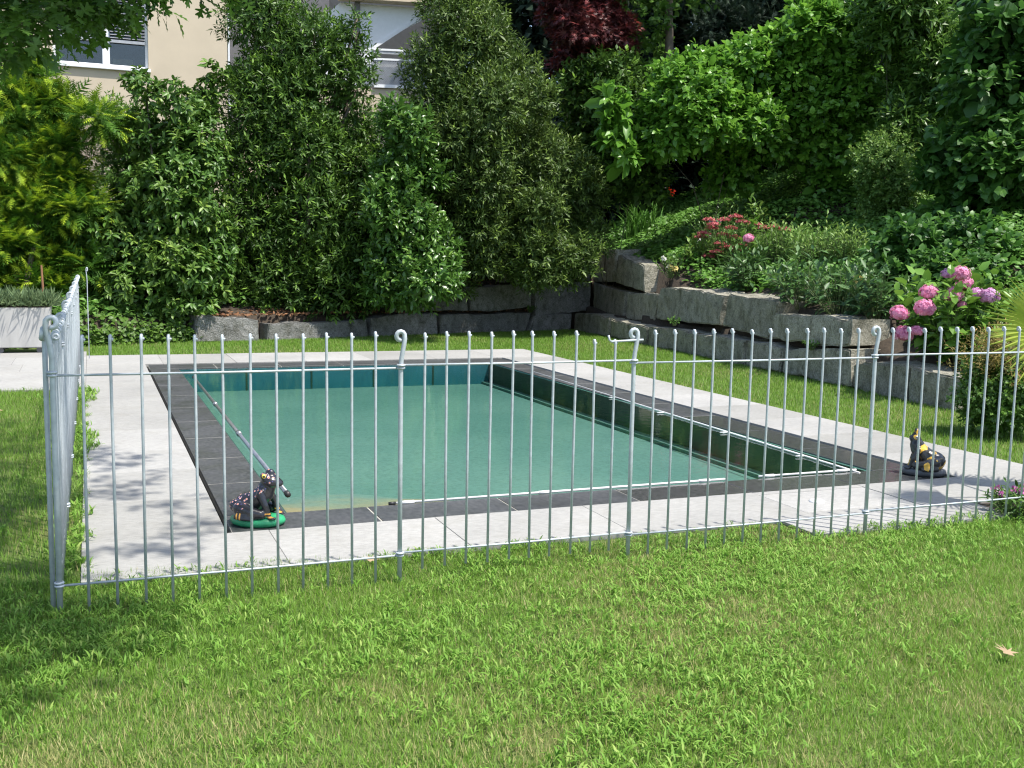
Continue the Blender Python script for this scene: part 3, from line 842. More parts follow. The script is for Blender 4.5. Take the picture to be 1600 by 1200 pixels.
def front_region(rng, n):
    P = np.stack([rng.uniform(-3.4, 6.6, n), rng.uniform(-3.9, -0.60, n)], 1)
    P = P[in_view(P)]
    x, y = P[:, 0], P[:, 1]
    edge = np.interp(x, [-.8, 1.0, 2.4, 3.1, 3.25, 3.3, 4.7, 4.75, 7], [-.60, -.74, -.82, -.80, -1.0, -1.06, -1.0, -.98, -.95]) + .035 * np.sin(x * 9) + .02 * np.sin(x * 23)
    return P[y < np.where(x < -.8, 9, edge)]
DRY = [(on_z(px, py)[:2], r_) for px, py, r_ in ((1090, 1000, .30), (1150, 955, .25), (300, 1130, .18), (60, 1195, .2), (1440, 950, .3), (830, 1160, .15), (1010, 1090, .15), (560, 1080, .12), (1520, 1100, .2), (1250, 1180, .15), (200, 1090, .15))]
def dry_at(x, y):
    return np.clip(sum(np.exp(-((x - c[0]) ** 2 + (y - c[1]) ** 2 * 1.4) / (1.35 * r_) ** 2) for c, r_ in DRY) * (.75 + .5 * np.sin(x * 11 + 2 * np.sin(y * 9)) * np.sin(y * 13)), 0, 1)
def crab_d(x, y):
    return crab_0(x, y) * (1 - .80 * dry_at(x, y))
def crab_0(x, y):
    v = np.sin(x * 1.7 + 2.0 * np.sin(y * 1.1 + .4)) + np.sin(y * 2.6 + 1.7 * np.sin(x * 1.3)) + .7 * np.sin(x * 4.3 - y * 3.1)
    return np.clip(.46 + .27 * v + .14 * np.sin(x * 9.1 + 3 * np.sin(y * 7.3)), .05, 1) ** 1.2
blades('grass', 480000, front_region, .040, .0028, LM['grass'], 1, .75, dry=.31)
def tufts(name, n, region, h, w, mat, seed, dens, k=6):
    rng = np.random.default_rng(seed)
    P = region(rng, n); P = P[rng.random(len(P)) < dens(P[:, 0], P[:, 1])]
    m_ = len(P); P = np.repeat(P, k, 0) + rng.normal(size=(m_ * k, 2)) * .010
    a = rng.random(m_ * k) * 6.283; el = R(8) + R(52) * rng.random(m_ * k)
    D = np.stack([np.cos(a) * np.cos(el), np.sin(a) * np.cos(el), np.sin(el)], 1)
    Nn = np.stack([-np.cos(a) * np.sin(el), -np.sin(a) * np.sin(el), np.cos(el)], 1) + rng.normal(size=(m_ * k, 3)) * .15
    S = h * (.45 + .75 * rng.random(m_ * k)) * np.repeat(.75 + .55 * rng.random(m_) ** 2, k)
    P3 = np.stack([P[:, 0], P[:, 1], .008 + .012 * rng.random(m_ * k)], 1)
    return leaf_mesh(name, P3, D, Nn, S, 'arch', mat, None, (rng.random(m_ * k) < .25) * rng.random(m_ * k), 'stuff', w / h)
tufts('broad_grass', 52000, front_region, .038, .0066, LM['crab'], 2, crab_d, 5)
def left_region(rng, n):
    P = np.stack([rng.uniform(-5, -.66, n), rng.uniform(-.74, 6.95, n)], 1)
    P = P[in_view(P)]
    x, y = P[:, 0], P[:, 1]
    e_ = -.78 + .09 * np.clip(np.sin(y * 2.1 + 1.0), 0, 1) * (y > 2.5) + .03 * np.sin(y * 11)
    return P[x < e_]
blades('grass', 130000, left_region, .05, .0034, LM['grass'], 3, .6, dry=.08)
tufts('broad_grass', 16000, left_region, .06, .010, LM['crab'], 13, lambda x, y: np.clip((x + 1.0) * 5, 0.02, 1) * (.25 + .75 * (np.sin(y * 2.1 + 1) > 0)))
def right_region(rng, n):
    P = np.stack([rng.uniform(6.1, 9.5, n), rng.uniform(.0, 16, n)], 1)
    P = P[in_view(P)]
    x, y = P[:, 0], P[:, 1]
    e_ = 6.26 + .02 * np.sin(y * 9)
    return P[(x > e_) & (dist_R(x, y) < .0) & ((y < OY1) | (dist_B(x, y) < 0))]
blades('grass', 150000, right_region, .045, .005, LM['grass'], 4, .55, dry=.10)
def back_region(rng, n):
    P = np.stack([rng.uniform(-.78, 7.5, n), rng.uniform(10.88, 15.5, n)], 1)
    P = P[in_view(P)]
    return P[dist_B(P[:, 0], P[:, 1]) < .02]
blades('grass', 90000, back_region, .045, .006, LM['grass'], 5, .5, dry=.12)
# bare earth line and bed at the right end of the front lawn
bm = bmesh.new()
vs = [bm.verts.new(p) for p in ((4.78, -1.06, .001), (7.4, -1.3, .001), (7.4, -.745, .001), (4.78, -.745, .001))]
bm.faces.new(vs)
tag(from_bm('flower_bed', bm, MAT['soil']), kind='structure')

# ------------------------------------------------------------------ fence
def rod_bm(z0, curl=True, short=0.0):
    bm = bmesh.new()
    zt = 1.215 - short
    pts = [(0, 0, z0), (0, 0, .6), (0, 0, zt - .012)]
    r = .0125
    for i in range(11):
        a = math.pi - i * R(36)
        rr = r * (1 - .035 * i)
        pts.append((0.0009 * i, r + rr * math.cos(a), zt + rr * math.sin(a)))
    tube(bm, pts, .0068, 7)
    return bm
def mesh_of(bm, name, mat):
    o = from_bm(name, bm, mat, None, True)
    me = o.data; bpy.data.objects.remove(o); return me
ROD = mesh_of(rod_bm(-.02), 'rod', MAT['galv'])
ROD_G = mesh_of(rod_bm(.055), 'rod', MAT['galv'])
ROD_S = mesh_of(rod_bm(.055, short=.045), 'rod', MAT['galv'])
def rail_mesh(length):
    bm = bmesh.new()
    tube(bm, [(.015, 0, 0), (length / 2, 0, -.002), (length - .015, 0, 0)], .0055, 7)
    ring(bm, (0, 0, 0), .0165, .006); ring(bm, (length, 0, 0), .0165, .006)
    return mesh_of(bm, 'rail', MAT['galv'])
def post_bm(top=1.25):
    bm = bmesh.new()
    pts = [(0, 0, -.06), (0, 0, .6), (0, 0, 1.07), (.004, 0, 1.11), (.013, 0, 1.16), (.019, 0, 1.20)]
    for i in range(1, 11):
        a = R(-5) + i * R(30)
        rr = .021 * (1 - .02 * i)
        pts.append((-.002 + rr * math.cos(a), .0012 * i, 1.212 + rr * math.sin(a) * 1.15))
    tube(bm, pts, .0115, 9)
    return bm
POST = mesh_of(post_bm(), 'post', MAT['galv'])
def inst(name, me, parent=None, loc=(0, 0, 0), rz=0.0):
    o = bpy.data.objects.new(name, me); o.location = loc; o.rotation_euler = (0, 0, rz)
    return link(o, parent)
def panel(name, label, x0, y0, length, rz, nrod, alt, gate=False):
    t = thing(name, label, 'gate' if gate else 'fence', (x0, y0, 0), rz, None if gate else 'galvanised wire fence panels round the pool')
    rm = rail_mesh(length)
    dz = .014 if alt else 0
    inst('rail', rm, t, (0, 0, 1.058 + dz)); inst('rail', rm, t, (0, 0, .128 + dz))
    for i in range(nrod):
        x = length * (i + 1) / (nrod + 1)
        sh = gate and i >= nrod - 2
        o = inst('rod', ROD_S if sh else (ROD_G if gate else ROD), t, (x + random.uniform(-.003, .003), .0, random.uniform(-.004, .004)))
        o.rotation_euler = (random.uniform(-.004, .004), random.uniform(-.004, .004), math.pi if (rz > 1) else 0)
    return t
def post(label, x, y, rz=0.0):
    o = inst('looped_post', POST, None, (x, y, 0), rz)
    return tag(o, label, 'fence post', 'fence posts with a looped top')
PXS = [-.878, .665, 1.935, 3.525, 5.13]
panel('wire_fence', 'front fence panel before the spotted frog, between corner post and gate', PXS[0], -1.15, PXS[1] - PXS[0], 0, 12, False)
gate = panel('fence_gate', 'gate panel of the front fence with a sliding bolt near its right post', PXS[1], -1.155, PXS[2] - PXS[1], 0, 10, True, True)
panel('wire_fence', 'front fence panel just right of the gate, before the front right corner of the pool', PXS[2], -1.15, PXS[3] - PXS[2], 0, 12, False)
panel('wire_fence', 'front fence panel farthest right, crossing in front of the black and yellow frog', PXS[3], -1.15, PXS[4] - PXS[3], 0, 12, True)
plabels = ['corner fence post where the left fence meets the front fence', 'looped fence post on the hinge side of the gate', 'looped fence post beside the bolt of the gate', 'looped fence post on the paving left of the black and yellow frog', 'rightmost looped fence post beside the magenta flowers']
for x, l in zip(PXS, plabels):
    o = post(l, x, -1.153, math.pi if x < 0 else 0)
    if x < 0: o.scale = (1.1, 1.1, 1.06)
o = post('second looped post close beside the corner post, starting the left fence', -.906, -1.12, math.pi / 2); o.scale = (1, 1, 1.02)
# bolt on the gate
bm = bmesh.new()
gx = PXS[2] - PXS[1]
tube(bm, [(gx - .155, 0, 1.205), (gx - .150, 0, 1.182), (gx - .138, 0, 1.172), (gx, 0, 1.178), (gx + .05, 0, 1.180)], .006, 8)
from_bm('gate_bolt', bm, MAT['galv'], gate, True)
FXL, FSTEP = -.879, 1.55
ords = ['nearest', 'second nearest', 'third', 'fourth', 'fifth', 'sixth', 'farthest']
for k in range(7):
    y = -1.15 + FSTEP * k
    panel('wire_fence', f'{ords[k]} panel of the edge-on left fence, counted back from the corner post', FXL, y, FSTEP, math.pi / 2, 12, k % 2 == 0)
    post(f'post at the far end of the {ords[k]} panel of the left fence', FXL, y + FSTEP, math.pi)
ep = inst('looped_post', POST, None, (-.76, 10.15, .10), math.pi); ep.scale = (.55, .55, 1)
tag(ep, 'thin hooked post standing alone at the far end of the left fence, before the conifer', 'fence post', 'fence posts with a looped top')

# ------------------------------------------------------------------ poles and rods at the pool edge
def rodthing(name, label, cat, a, b, r, mat, ends=None, clips=(), clipmat='white_plastic', clip_side=False):
    a = Vector(a); b = Vector(b)
    t = thing(name, label, cat, a)
    d = b - a
    bm = bmesh.new(); tube(bm, [(0, 0, 0), d * .5 + Vector((0, 0, 0)), d], r, 10)
    from_bm('tube', bm, mat, t, True)
    if ends:
        for q in ends:
            bm = bmesh.new(); s = 0 if q == 'a' else 1
            u = d.normalized()
            c = d * s
            tube(bm, [c - u * .005, c + u * (.05 if s else -.05)], r * 1.25, 10)
            from_bm('end_cap', bm, MAT['black'], t, True)
    for f in clips:
        bm = bmesh.new(); u = d.normalized(); c = d * f
        if clip_side:
            s_ = Vector((-1, 0.12, 0)); tube(bm, [c, c + s_ * .05, c + s_ * .085], r * .8, 8)
        else:
            tube(bm, [c - u * .045, c + u * .045], r * 1.5, 10)
        from_bm('clip', bm, MAT[clipmat], t, True)
    return t
a = on_z(303, 590, .0); b = on_z(448, 771, .0)
pl = rodthing('pool_pole', 'long grey pole along the left edge of the pool, ending behind the spotted frog', 'pole', (a[0], a[1], .002), (b[0], b[1], .002), .016, MAT['pole'], 'ab', (.36, .64), 'pole')
rodthing('pool_rod', 'long white rod with clips lying along the front edge of the pool', 'rod', (1.08, .405, .008), (3.58, .425, .008), .0085, MAT['white_plastic'], 'a', (.03, .42, .93))
rodthing('pool_rod', 'short white rod at the front right corner of the pool', 'rod', (3.88, .43, .008), (4.78, .43, .008), .0085, MAT['white_plastic'], None, (.1, .85))
rodthing('pool_rod', 'very long white rod running along the right side of the pool', 'rod', (4.75, .35, .0), (5.05, 7.5, .0), .0075, MAT['white_plastic'], None, (.1, .27, .45, .62), 'white_plastic', True)

# ------------------------------------------------------------------ frogs
def blob(parts, vox=.006, sm=2):
    bm = bmesh.new()
    for c, r, rot in parts:
        mt = Matrix.Translation(c) @ Matrix.Rotation(rot, 4, 'Y') @ Matrix.Diagonal((r[0], r[1], r[2], 1))
        bmesh.ops.create_uvsphere(bm, u_segments=16, v_segments=10, radius=1, matrix=mt)
    me = bpy.data.meshes.new('tmp'); bm.to_mesh(me); bm.free()
    o = bpy.data.objects.new('tmp', me); COL.objects.link(o)
    md = o.modifiers.new('r', 'REMESH'); md.mode = 'VOXEL'; md.voxel_size = vox
    s = o.modifiers.new('s', 'SMOOTH'); s.iterations = sm; s.factor = .5
    dg = bpy.context.evaluated_depsgraph_get(); dg.update()
    out = bpy.data.meshes.new_from_object(o.evaluated_get(dg))
    bpy.data.objects.remove(o); bpy.data.meshes.remove(me)
    out.polygons.foreach_set('use_smooth', [True] * len(out.polygons))
    return out
def chain(pts, r0, r1, n=7, flat=1.0):
    out = []
    pts = [Vector(p) for p in pts]
    tot = len(pts) - 1
    for i in range(tot):
        for k in range(n):
            f = k / n; p = pts[i].lerp(pts[i + 1], f); rr = r0 + (r1 - r0) * (i + f) / tot
            out.append((p, (rr, rr, rr * flat), 0))
    return out
def frog_parts(headup):
    ps = []
    ps += chain([(-.075, 0, .105), (-.01, 0, .135), (.045, 0, .185), (.062, 0, .225)], .072, .050, 6)   # trunk rising to the neck
    ps += [((-.085, 0, .10), (.06, .062, .05), 0)]
    if not headup:
        ps += [((.085, 0, .258), (.062, .055, .040), R(12)), ((.125, 0, .248), (.034, .040, .022), R(10))]
        ps += [((.055, s * .038, .292), (.021, .018, .021), 0) for s in (1, -1)]
        ps += [((.080, 0, .302), (.03, .022, .026), 0)]
    else:
        ps += chain([(.060, 0, .225), (.072, 0, .275), (.062, 0, .318)], .046, .020, 7, 1.0)
        ps += [((.056, s * .034, .278), (.017, .015, .017), 0) for s in (1, -1)]
        ps += [((.068, 0, .325), (.016, .026, .020), 0), ((.095, 0, .262), (.03, .03, .02), R(-60))]
    for s in (1, -1):
        ps += chain([(.045, s * .062, .19), (.078, s * .075, .125), (.098, s * .070, .062)], .025, .015, 7)
        ps += [((.112 + q[0], s * (.070 + q[1]), .052), (.022, .007, .007), 0) for q in ((.006, -.015), (.012, 0), (.004, .015))]
        ps += chain([(-.075, s * .075, .105), (.0, s * .096, .088), (.062, s * .088, .075)], .040, .026, 7)
        ps += chain([(.062, s * .090, .072), (-.02, s * .112, .064), (-.092, s * .098, .062)], .022, .019, 7)
        ps += chain([(-.092, s * .10, .056), (-.04, s * .122, .053), (.02, s * .128, .052)], .013, .010, 6)
        ps += [((-.105, s * .055, .115), (.042, .034, .038), 0)]
    return ps
def frogmat(kind):
    m, t, P, N, L = newmat('frog_' + kind)
    tc = N.new('ShaderNodeTexCoord')
    sp = N.new('ShaderNodeSeparateXYZ'); L.new(tc.outputs['Object'], sp.inputs[0])
    X, Y, Z = sp.outputs
    if kind == 'spotted':
        vo = N.new('ShaderNodeTexVoronoi'); vo.inputs['Scale'].default_value = 48; vo.inputs['Randomness'].default_value = .7
        L.new(tc.outputs['Object'], vo.inputs['Vector'])
        d = vo.outputs['Distance']
        cen = mixc(N, L, (.75, .22, .06), (.85, .66, .5), math_n(N, L, 'GREATER_THAN', vo.outputs['Color'], .5))
        ringc = ramp(N, L, d, [(.0, (.10, .03, .02)), (.09, (.70, .24, .09)), (.19, (.70, .42, .32)), (.27, (.06, .05, .17)), (.36, (.02, .02, .025))])
        ringc.color_ramp.interpolation = 'CONSTANT'
        # spots only over the back: above the line from rump to crown
        line = math_n(N, L, 'SUBTRACT', Z, math_n(N, L, 'ADD', math_n(N, L, 'MULTIPLY', X, .95), .150))
        mask = math_n(N, L, 'MULTIPLY', math_n(N, L, 'GREATER_THAN', line, 0), math_n(N, L, 'GREATER_THAN', Z, .095))
        # two ochre bands on feet
        c = mixc(N, L, (.022, .022, .026), ringc.outputs[0], mask)
        low = math_n(N, L, 'LESS_THAN', Z, .085)
        bx = math_n(N, L, 'GREATER_THAN', math_n(N, L, 'SINE', math_n(N, L, 'MULTIPLY', X, 300)), .1)
        nb = math_n(N, L, 'MULTIPLY', math_n(N, L, 'LESS_THAN', X, -.045), math_n(N, L, 'GREATER_THAN', X, -.09))
        nf = math_n(N, L, 'GREATER_THAN', X, .082)
        zz = math_n(N, L, 'MULTIPLY', math_n(N, L, 'GREATER_THAN', math_n(N, L, 'SINE', math_n(N, L, 'MULTIPLY', Z, 330)), .1), nf)
        fb = math_n(N, L, 'MULTIPLY', low, math_n(N, L, 'MAXIMUM', math_n(N, L, 'MULTIPLY', bx, nb), zz))
        c = mixc(N, L, c, (.72, .36, .06), fb)
    else:
        n = noise_node(N, L, 17, 1.5, rough=.3)
        w = math_n(N, L, 'SINE', math_n(N, L, 'ADD', math_n(N, L, 'MULTIPLY', X, 62), math_n(N, L, 'MULTIPLY', Z, 34)))
        v = math_n(N, L, 'ADD', math_n(N, L, 'MULTIPLY', n.outputs['Fac'], 1.35), math_n(N, L, 'MULTIPLY', w, .16))
        c = mixc(N, L, (.020, .020, .022), (.68, .40, .05), math_n(N, L, 'GREATER_THAN', v, .785))
    L.new(c, P.inputs['Base Color']); P.inputs['Roughness'].default_value = .3
    P.inputs['Coat Weight'].default_value = .3
    return m
MAT['frog_base_green'] = plain('painted_green', (.03, .30, .13), .4, var=.2, scale=20)
MAT['frog_base_grey'] = plain('painted_grey', (.10, .105, .115), .5, var=.2, scale=20)
MAT['eye_yellow'] = plain('eye_yellow', (.75, .62, .10), .25)
def frog(label, loc, rz, kind, headup, base_mat, scale=1.0):
    t = thing('frog_statue', label, 'frog statue', loc, rz)
    t.scale = (scale,) * 3
    me = blob(frog_parts(headup)); me.materials.append(frogmat(kind))
    link(bpy.data.objects.new('frog_body', me), t)
    bm = bmesh.new()
    n = 28
    prof = [(.88, 0), (1.0, .012), (1.02, .028), (.97, .044), (.82, .052)]
    rings = []
    for r, z in prof:
        rings.append([bm.verts.new(((.158 + .006 * math.sin(3 * k)) * r * math.cos(2 * math.pi * k / n) + .005, .118 * r * math.sin(2 * math.pi * k / n), z)) for k in range(n)])
    for A, B in zip(rings, rings[1:]):
        for k in range(n): bm.faces.new((A[k], A[(k + 1) % n], B[(k + 1) % n], B[k]))
    bm.faces.new(rings[0][::-1]); bm.faces.new(rings[-1])
    from_bm('statue_base', bm, MAT[base_mat], t, True)
    ex, ez = (.058, .292) if not headup else (.056, .280)
    for s in (1, -1):
        bm = bmesh.new()
        bmesh.ops.create_uvsphere(bm, u_segments=12, v_segments=8, radius=.0135, matrix=Matrix.Translation((ex + .002, s * (.046 if not headup else .042), ez)))
        ey = from_bm('eye', bm, MAT['eye_yellow'] if not headup else MAT['white_plastic'], t, True)
        bm = bmesh.new()
        bmesh.ops.create_uvsphere(bm, u_segments=10, v_segments=6, radius=.007, matrix=Matrix.Translation((ex + .006, s * (.055 if not headup else .051), ez)))
        from_bm('pupil', bm, MAT['black'], ey, True)
    return t
frog('black frog statue with ringed orange spots and yellow eyes, on a bright green base', (.166, .175, .001), R(-30), 'spotted', False, 'frog_base_green', 1.02)
frog('black and yellow patched frog statue with its snout raised, on a grey base', (5.20, .16, .001), R(180 - 42), 'patched', True, 'frog_base_grey', 1.03)

# ------------------------------------------------------------------ planter, stake
pt = thing('planter', 'long pale concrete planter trough on castors at the left end of the terrace', 'planter', (-2.35, 11.75, 0))
bm = bmesh.new()
for (z, i, j, k) in ():
    pass
def frustum(bm, x0, x1, y0, y1, z0, X0, X1, Y0, Y1, z1):
    a = [bm.verts.new(p) for p in ((x0, y0, z0), (x1, y0, z0), (x1, y1, z0), (x0, y1, z0))]
    b = [bm.verts.new(p) for p in ((X0, Y0, z1), (X1, Y0, z1), (X1, Y1, z1), (X0, Y1, z1))]
    bm.faces.new(a[::-1]); bm.faces.new(b)
    for k in range(4): bm.faces.new((a[k], a[(k + 1) % 4], b[(k + 1) % 4], b[k]))
frustum(bm, -1.25, 1.03, -.27, .27, .09, -1.28, 1.06, -.30, .30, .70)
bmesh.ops.bevel(bm, geom=bm.edges[:], offset=.012, segments=2, affect='EDGES')
from_bm('trough', bm, MAT['concrete'], pt)
boxobj('planter_soil', -1.24, 1.02, -.26, .26, .69, .712, MAT['soil'], pt)
for x in (-1.0, -.2, .35, .88):
    for y in (-.2, .2):
        bm = bmesh.new(); bmesh.ops.create_cone(bm, cap_ends=True, segments=12, radius1=.04, radius2=.04, depth=.03, matrix=Matrix.Translation((x, y, .05)) @ Matrix.Rotation(R(90), 4, 'X'))
        from_bm('castor', bm, MAT['grey_paint'], pt)
rng = np.random.default_rng(31)
n = 5200
B = np.stack([rng.uniform(-1.2, 1.08, n), rng.uniform(-.28, .26, n), np.full(n, .70)], 1)
a = rng.random(n) * 6.28; le = rng.random(n) ** .7 * 1.2
D = np.stack([np.cos(a) * np.sin(le), np.sin(a) * np.sin(le), np.cos(le)], 1)
hp = thing('feathery_herb', 'feathery grey green herbs filling the concrete planter', 'herbs', (-2.35, 11.75, .7))
B2 = B - np.array([0, 0, .7])
B3 = B2 + D * rng.random((n, 1)) * .16
leaf_mesh('foliage', B3, D + rng.normal(size=D.shape) * .3, rng.normal(size=D.shape), .10 + .13 * rng.random(n), 'lance', LM['herb'], hp, rng.random(n) * .5, 'stuff', .35)
q = on_y(67, 452, 11.75)
sk = thing('plant_stake', 'thin brown stake standing in the concrete planter', 'stake', (q[0], 11.75, .72))
bm = bmesh.new(); tube(bm, [(0, 0, -.02), (.0, 0, .3), (-.01, 0, .62)], [.018, .017, .014], 8)
from_bm('stake', bm, MAT['stake'], sk)

# ------------------------------------------------------------------ houses
HY = 24.0
hs = thing('house', 'beige rendered house behind the conifer, with a wide white framed window', 'house', (0, HY, 0))
wx0, wx1, wz0, wz1 = -1.46, .86, 6.27, 8.95
cxr = on_y(356, 100, HY)[0]
bm = bmesh.new()
def quad(bm, *p): bm.faces.new([bm.verts.new(v) for v in p])
Xa, Xb, Za, Zb = -13.0, cxr, 1.5, 13.0
dp = .16
quad(bm, (Xa, 0, Za), (Xb, 0, Za), (Xb, 0, wz0), (Xa, 0, wz0)); quad(bm, (Xa, 0, wz1), (Xb, 0, wz1), (Xb, 0, Zb), (Xa, 0, Zb))
quad(bm, (Xa, 0, wz0), (wx0, 0, wz0), (wx0, 0, wz1), (Xa, 0, wz1)); quad(bm, (wx1, 0, wz0), (Xb, 0, wz0), (Xb, 0, wz1), (wx1, 0, wz1))
quad(bm, (wx0, 0, wz0), (wx0, dp, wz0), (wx0, dp, wz1), (wx0, 0, wz1)); quad(bm, (wx1, 0, wz0), (wx1, dp, wz0), (wx1, dp, wz1), (wx1, 0, wz1))
quad(bm, (wx0, 0, wz1), (wx0, dp, wz1), (wx1, dp, wz1), (wx1, 0, wz1)); quad(bm, (wx0, 0, wz0), (wx0, dp, wz0), (wx1, dp, wz0), (wx1, 0, wz0))
quad(bm, (Xb, 0, Za), (Xb, 9, Za), (Xb, 9, Zb), (Xb, 0, Zb)); quad(bm, (Xa, 0, Za), (Xa, 9, Za), (Xa, 9, Zb), (Xa, 0, Zb))
quad(bm, (Xa, 0, Zb), (Xb, 0, Zb), (Xb, 9, Zb), (Xa, 9, Zb))
from_bm('wall', bm, MAT['render'], hs)
wn = bpy.data.objects.new('window', None); link(wn, hs)
fw_ = .07
xm = on_y(166, 90, HY)[0]
for nme, q in (('frame', (wx0, wx0 + fw_, .10, .16, wz0 + .05, wz1)), ('frame', (wx1 - fw_, wx1, .10, .16, wz0 + .05, wz1)), ('frame', (xm - .09, xm + .09, .09, .16, wz0 + .12, wz1)),
               ('frame', (wx0 + fw_, wx1 - fw_, .10, .16, wz0 + .05, wz0 + .12))):
    boxobj(nme, *q, MAT['white_paint'], wn, .006)
boxobj('sill', wx0 - .05, wx1 + .05, -.09, .15, wz0 - .03, wz0 + .045, MAT['white_paint'], wn, .006)
for a, b in ((wx0 + fw_, xm - .09), (xm + .09, wx1 - fw_)):
    boxobj('pane', a, b, .13, .138, wz0 + .12, wz1, MAT['glass'], wn)
    zb = on_y(200, 66, HY)[2] - (0.0)
    boxobj('blind_rail', a + .01, b - .01, .045, .085, zb - .03, zb + .05, MAT['slat'], wn, .004)
    z = zb + .10
    while z < wz1 - .02:
        bm = bmesh.new(); box(bm, a + .01, b - .01, -.036, .036, -.003, .003)
        o = from_bm('slat', bm, MAT['slat'], wn); o.location = (0, .062, z); o.rotation_euler = (R(28), 0, 0)
        z += .078
boxobj('room_back', wx0 - .8, wx1 + .8, 2.6, 2.7, 4.6, 9.6, MAT['room'], hs)
qa = on_y(172, 80, HY); qb = on_y(204, 103, HY)
boxobj('pane_reflection', qa[0] + .1, qb[0] + .12, 1.4, 1.9, 5.2, qa[2] + .05, MAT['mirrored_beige'], hs)  # solid beige box standing in for a reflection in the right pane
boxobj('drainpipe', Xb + .01, Xb + .05, -.03, .02, Za, Zb, MAT['white_paint'], hs)

BY = 26.0
h2 = thing('balcony_house', 'white house front with slanted panel and mesh balcony railing, between the two tall laurels', 'house', (0, BY, 0))
def p2(px, py): q = on_y(px, py, BY); return (q[0], q[2])
def prism(name, pts, y0, y1, mat, parent):
    bm = bmesh.new()
    A = [bm.verts.new((x, y0, z)) for x, z in pts]; B = [bm.verts.new((x, y1, z)) for x, z in pts]
    bm.faces.new(A); bm.faces.new(B[::-1])
    for i in range(len(pts)):
        j = (i + 1) % len(pts); bm.faces.new((A[i], B[i], B[j], A[j]))
    return from_bm(name, bm, mat, parent)
prism('slanted_panel', [p2(*q) for q in ((440, 132), (468, 62), (531, 4), (700, 16), (700, -6 + 2), (700, 16), (700, 17), (655, 22), (583, 71), (583, 134))][:3] + [p2(*q) for q in ((690, 15), (690, -1 + 2), (690, 1), (583, 71), (583, 134))][:1] + [p2(690, 16), p2(583, 71), p2(583, 134)], 0, .12, MAT['white_paint'], h2)
prism('panel_edge', [p2(581, 73), p2(690, 2), p2(690, 8), p2(581, 79)], -.05, -.005, MAT['white_paint'], h2)
prism('eave', [p2(520, -40), p2(720, -30), p2(720, 14), p2(528, 2)], -.5, -.02, MAT['render'], h2)
prism('post', [p2(553, 1), p2(561, 1), p2(561, 70), p2(553, 70)], -.14, -.06, MAT['grey_paint'], h2)
prism('wall', [p2(380, 400), p2(740, 400), p2(740, 140), p2(380, 136)], -.02, .3, MAT['render'], h2)
prism('recess_wall', [p2(380, 150), p2(760, 150), p2(760, -60), p2(380, -60)], 2.2, 2.4, MAT['room'], h2)  # wall lying in shade, its darkness put into the colour
prism('balcony_slab', [p2(583, 137), p2(730, 143), p2(730, 138), p2(583, 132)], -.10, 2.0, MAT['white_paint'], h2)
rl = bpy.data.objects.new('railing', None); link(rl, h2)
for a in (76, 91):
    prism('rail', [p2(583, a), p2(730, a + 7), p2(730, a + 10), p2(583, a + 3)], -.08, -.04, MAT['white_paint'], rl)
prism('infill', [p2(583, 80), p2(730, 87), p2(730, 91), p2(583, 84)], -.06, -.05, MAT['slat'], rl)
x0, z0 = p2(583, 131); x1, z1 = p2(730, 95)
bm = bmesh.new()
for i in range(60):
    for s in (1, -1):
        xa = x0 - .8 + i * .075
        pts = [(xa if s > 0 else xa + .72, -.06, z0), (xa + .72 if s > 0 else xa, -.06, z0 + .72)]
        tube(bm, pts, .010, 4, False)
tag(from_bm('mesh_infill', bm, MAT['slat'], rl), kind='stuff')
boxobj('back_screen', x0, x0 + 4, .05, .08, z0, z0 + .72, MAT['slat'], rl)
bh = thing('far_house', 'grey shaded house side glimpsed right of the beige wall', 'house', (3.0, 27, 0))
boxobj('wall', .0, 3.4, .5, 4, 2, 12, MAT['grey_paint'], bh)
boxobj('ledge', .0, 3.4, .4, .5, 6.0, 6.1, MAT['white_paint'], bh)

# ------------------------------------------------------------------ shrubs and trees
def rows_lobes(rows, dep, nl, seed, **k): return lobes_profile(rows, dep, nl, np.random.default_rng(seed), **k)
# two tall laurels behind the low wall, with a smaller bright one between
LA = rows_lobes([(-60, 380, 480), (20, 345, 560), (90, 325, 590), (160, 310, 600), (260, 295, 650), (380, 305, 670), (450, 325, 660), (510, 335, 660)], 21.5, 72, 1, lobe=.30)
LA += rows_lobes([(25, 540, 575), (80, 520, 590), (150, 500, 600)], 21.0, 8, 2, lobe=.5)
shrub('laurel_tree', 'tall dark cherry laurel left of the white balcony, hanging over the low grey wall', 'laurel', LA, (3.0, 15.6, .8), 9800, 8, .20, .125, 'lance', LM['laurel'], 21, width=.95, trunk='trunk', r0=.09, ntop=12, tipfrac=.42, shell=.45)
LB = rows_lobes([(-70, 690, 770), (0, 650, 830), (80, 625, 850), (150, 620, 900), (220, 610, 950), (300, 640, 965), (380, 680, 960), (425, 690, 930), (455, 680, 800)], 21.5, 50, 3, lobe=.28)
shrub('laurel_tree', 'tall olive green laurel right of the white balcony, above the corner of the stone walls', 'laurel', LB, (7.4, 16.6, 1.2), 9000, 8, .20, .115, 'lance', LM['laurel_b'], 22, width=.9, trunk='trunk', r0=.09, ntop=12, tipfrac=.42, shell=.45)
LC = rows_lobes([(170, 590, 670), (230, 570, 700), (310, 565, 690), (390, 570, 730), (460, 570, 760)], 19.8, 26, 5, lobe=.38)
shrub('laurel_bush', 'smaller glossy bright laurel between the two tall laurels', 'laurel', LC, (5.0, 15.0, .7), 1500, 8, .20, .135, 'oval', LM['bright'], 23, width=.95, tipfrac=.3)
